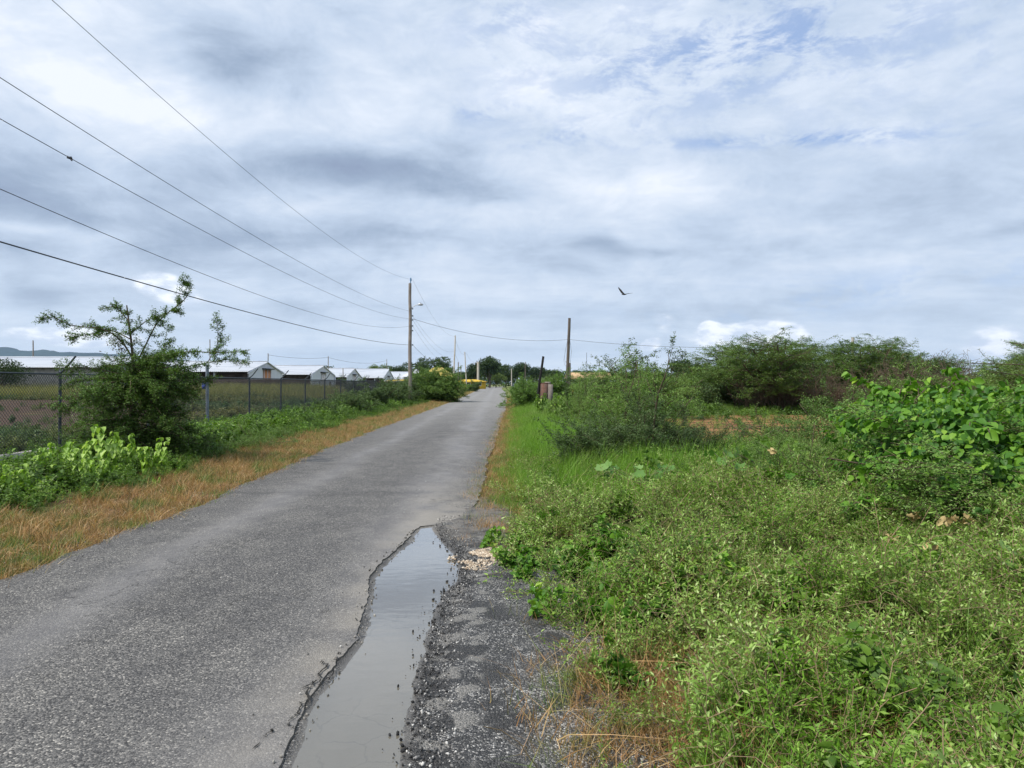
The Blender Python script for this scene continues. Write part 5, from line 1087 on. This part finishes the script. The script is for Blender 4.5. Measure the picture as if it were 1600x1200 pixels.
# short verge grass near the road edge, right and dry tufts
ps = [clump_grass(s_, 30, .16, .004, .06, .9, 3) for s_ in range(251, 255)]
def k_sv(x, y): r = x-veg_edge(y); return (r > -.14+.3*(fbm(x, y, 4, 6)-.5))*(r < .75)*(y > 6.2)*seen(x, y)
do_scatter('verge_grass', 'short green and brown grass along the right road edge', ps, [M['dry']], fill(-8, 2, 6, 90, 60, lambda x, y: k_sv(x, y)*np.where(y > 40, .3, 1)), .6, 1.3, .2)
def k_dt(x, y): r = x-veg_edge(y); return (r > -.12+.25*(fbm(x, y, 5, 62)-.5))*(r < 1.3)*(y < 4.8)*np.maximum(sstep(fbm(x, y, 1.8, 61), .4, .5), .55*(r < .8)*(y < 4.0))
do_scatter('dry_tufts', 'brown dry grass at the edge of the gravel, bottom of the picture', ps, [M['dry']], fill(0, 2, 2, 5, 330, k_dt), .6, 1.4, .4)
# left: dry strip
pd = [clump_grass(s_, 34, .15, .0045, .07, .8, 3) for s_ in range(261, 266)]
def k_ds(x, y): l = left_edge(y)-x; wdt = 1.75+.9*(fbm(x, y, .6, 71)-.5)-.004*y; return (l > -.05+.22*(fbm(x, y, 3, 8)-.5))*(l < wdt)*seen(x, y)
do_scatter('dry_grass_strip', 'orange brown dry grass strip along the left road edge', pd, [M['dry']], fill(-12, -3.6, 4.8, 32, 80, k_ds), .6, 1.5, .25)
do_scatter('far_dry_grass', 'orange dry grass farther along the left road edge', pd, [M['dry']], fill(-16, -4, 32, 160, 22, k_ds), 1.1, 1.9, .2)
# left weeds
pw = [clump_weed(s_, .42, 7, .05, .032, .035) for s_ in range(271, 276)]+[clump_weed(276, .42, 7, .065, .055, .05, kind='heart'), clump_weed(277, .36, 6, .06, .05, .05, kind='heart')]
def k_lw(x, y): l = left_edge(y)-x; return (l > 1.5+.9*(fbm(x, y, .6, 71)-.5)-.004*y)*(x > fence_x(y)-1.2)*seen(x, y, 1.5)
xy = fill(-15, -5, 8, 75, 19, lambda x, y: k_lw(x, y)*np.where(y > 40, .5, 1)); l_ = left_edge(xy[1])-xy[0]
scatter('verge_weeds', 'knee high green weeds between the dry grass and the fence', pw, [M['weed'], M['greenstem']], on_ground(*xy), randrot(len(l_), .2), RNG.uniform(.55, 1.2, len(l_))*(.42+.75*np.exp(-((l_-2.9-.02*xy[1])/1.1)**2)+.22*(l_ > 2.6)*(xy[1] > 16)+.6*(fbm(xy[0], xy[1], .6, 77)-.45)), RNG.integers(0, len(pw), len(l_)))
# field behind fence
def k_fw(x, y): return (x < fence_x(y)-.8)*seen(x, y, 2)*sstep(fbm(x, y, .12, 81)+.06*np.sin(y*.5), .40, .52)*(1-.93*((y > 22)*(y < 48)*(x < -.48*y)))
do_scatter('field_weeds', 'patchy low weeds on the ploughed field behind the fence', pw, [M['field'], M['greenstem']], fill(-60, -10, 14, 66, 9, k_fw), .45, 1.1, .2, sf=lambda x, y: 1+.7*(x > -.45*y)*sstep(y, 24, 32)*fbm(x, y, .3, 88))
pf = [clump_grass(s_, 26, .9, .02, .25, .35, 3) for s_ in (281, 282, 283)]
do_scatter('field_grass', 'pale yellow green grass far across the left field', pf, [M['straw']], fill(-85, -11, 55, 80, 4.5, lambda x, y: (x < fence_x(y)-1)*seen(x, y, 3)), .8, 1.3, .1)
do_scatter('verge_herbs', 'darker broad leaved herbs scattered through the creeper', pw[5:]+pw[:2], [M['weed'], M['greenstem']], fill(.3, 7, 2.2, 12, 4.5, lambda x, y: (x > veg_edge(y)+.3)*seen(x, y)*sstep(fbm(x, y, 1.2, 93), .42, .58)), .45, .85, .25, .03)
# right: low weeds beyond the long grass and round the soil
def k_rw(x, y): return (x > 3.2-.04*(y-10))*(x > veg_edge(y)+1.5)*seen(x, y, 2)*(y > 9.5)*(1-.97*((x > 4.3+.6*np.sin(y))*(y > 15.3)*(y < 35)))*(.4+.6*bare(x, y))*(1-.5*(y > 12)*(y < 19)*(x > 2.5))
do_scatter('scrub_weeds', 'mixed green weeds on the open ground right of the road', pw, [M['weed'], M['greenstem']], fill(1.5, 45, 9.5, 62, 9, k_rw), .5, 1.15, .2, sf=lambda x, y: 1-.5*sstep(y, 11.5, 14)*(1-sstep(y, 19, 21))*sstep(x, 3.0, 3.8))
def k_rs(x, y): return (x > 4.5)*(y > 18)*(y < 36)*sstep(fbm(x, y, .5, 91), .44, .6)*seen(x, y)
do_scatter('dry_stubble', 'short tan stubble on the bare furrowed soil', pd, [M['dry']], fill(4, 30, 18, 36, 5, k_rs), .6, 1.1, .2)
# ------------------------------------------------------------------ stones
def stone(seed):
    rng = np.random.default_rng(seed); ph_ = (1+5**.5)/2
    v = nrm(arr([(-1, ph_, 0), (1, ph_, 0), (-1, -ph_, 0), (1, -ph_, 0), (0, -1, ph_), (0, 1, ph_), (0, -1, -ph_), (0, 1, -ph_), (ph_, 0, -1), (ph_, 0, 1), (-ph_, 0, -1), (-ph_, 0, 1)]))
    f = [(0, 11, 5), (0, 5, 1), (0, 1, 7), (0, 7, 10), (0, 10, 11), (1, 5, 9), (5, 11, 4), (11, 10, 2), (10, 7, 6), (7, 1, 8), (3, 9, 4), (3, 4, 2), (3, 2, 6), (3, 6, 8), (3, 8, 9), (4, 9, 5), (2, 4, 11), (6, 2, 10), (8, 6, 7), (9, 8, 1)]
    return Geo().add(v*rng.uniform(.65, 1.2, (12, 1))*np.array([1, rng.uniform(.6, 1), rng.uniform(.45, .8)])*.5, f, rng.random())
def stonemat(name, stops):
    m, t, b = newmat(name); oi = t.node('ShaderNodeObjectInfo').outputs['Random']; t.put(b.inputs['Base Color'], t.ramp(oi, stops)); b.inputs['Roughness'].default_value = .85; return m
st_ = [stone(s_) for s_ in range(301, 307)]
def do_stones(name, label, mat, x, y, z, s0, s1):
    n = len(x); rot = RNG.random((n, 3))*6.28; scatter(name, label, st_, [mat], np.stack([x, y, z], 1), rot, s0+(s1-s0)*RNG.random(n)**2.5, RNG.integers(0, 6, n), 'gravel')
n_ = 9000; y = RNG.uniform(2.2, 8.6, n_); x = np.interp(y, PRy, PRx)+np.abs(RNG.normal(0, .5, n_))-.02; k = (x < veg_edge(y)+.35); x, y = x[k], y[k]
do_stones('loose_gravel', 'loose grey and white gravel on the crumbled road shoulder', stonemat('gravel_stone', [(0, (.03, .03, .032)), (.5, (.10, .10, .10)), (.8, (.25, .24, .23)), (1, (.62, .60, .56))]), x, y, np.full(len(x), .012), .005, .022)
n_ = 900; y = RNG.uniform(2.2, 7.6, n_); x = np.interp(y, PRy, PRx)+RNG.normal(.02, .06, n_)
do_stones('tar_crumbs', 'black tar crumbs along the right rim of the puddle', stonemat('tar_crumb', [(0, (.01, .01, .011)), (1, (.035, .034, .033))]), x, y, np.full(n_, .004), .008, .028)
n_ = 4200; a = RNG.random(n_)*6.28; r_ = RNG.random(n_)**.6; r_ = r_*(.75+.5*vnoise(a*1.2, a*0, 1.0, 5))*1.1; x = -.19+.34*r_*np.cos(a)+.12*r_*np.sin(a); y = 6.55+.42*r_*np.sin(a); k = fbm(x, y, 9, 3) > .30+.25*r_; x, y, a, r_ = x[k], y[k], a[k], r_[k]; z = .012+.022*np.maximum(1-r_, 0)*fbm(x, y, 6, 4)
n2_ = 380; yy_ = RNG.uniform(2.2, 7.9, n2_); xx_ = np.interp(yy_, PLy, PLx)+RNG.normal(.0, .035, n2_)
do_stones('edge_crumbs', 'crumbled asphalt bits along the left rim of the puddle', stonemat('edge_crumb', [(0, (.05, .048, .045)), (.5, (.17, .16, .145)), (1, (.34, .32, .28))]), xx_, yy_, np.where(xx_ < np.interp(yy_, PLy, PLx)-.015, TOP+.008, .0), .006, .026)
do_stones('beige_rubble', 'patch of beige crumbled rubble at the tip of the gravel', stonemat('beige_stone', [(0, (.30, .22, .15)), (.6, (.52, .42, .31)), (1, (.74, .66, .54))]), x, y, z, .008, .032)
n_ = 3800; y = RNG.uniform(2.6, 12, n_); x = RNG.uniform(-4.6, -.9, n_); k = (x < np.interp(y, PLy, PLx)-.03)&((RNG.random(n_) < .15)|(x < left_edge(y)+.5)); x, y = x[k], y[k]
do_stones('road_grit', 'scattered pale grit on the asphalt', stonemat('grit_stone', [(0, (.10, .10, .10)), (.6, (.28, .27, .25)), (1, (.6, .58, .54))]), x, y, np.full(len(x), TOP+.008), .006, .02)

# ------------------------------------------------------------------ air
m = bpy.data.materials.new('haze_air'); m.use_nodes = True; t = NT(m.node_tree); t.N.clear(); o_ = t.node('ShaderNodeOutputMaterial')
pv_ = t.node('ShaderNodeVolumePrincipled', {'Color': (.50, .70, 1.0), 'Density': 4.0e-5, 'Anisotropy': .2}); t.L.new(pv_.outputs[0], o_.inputs['Volume'])
tag(Geo().box(-12400, 12400, -330, 12400, -8, 500).obj('haze', m), 'faint blue haze of the far distance', None, None, 'stuff')
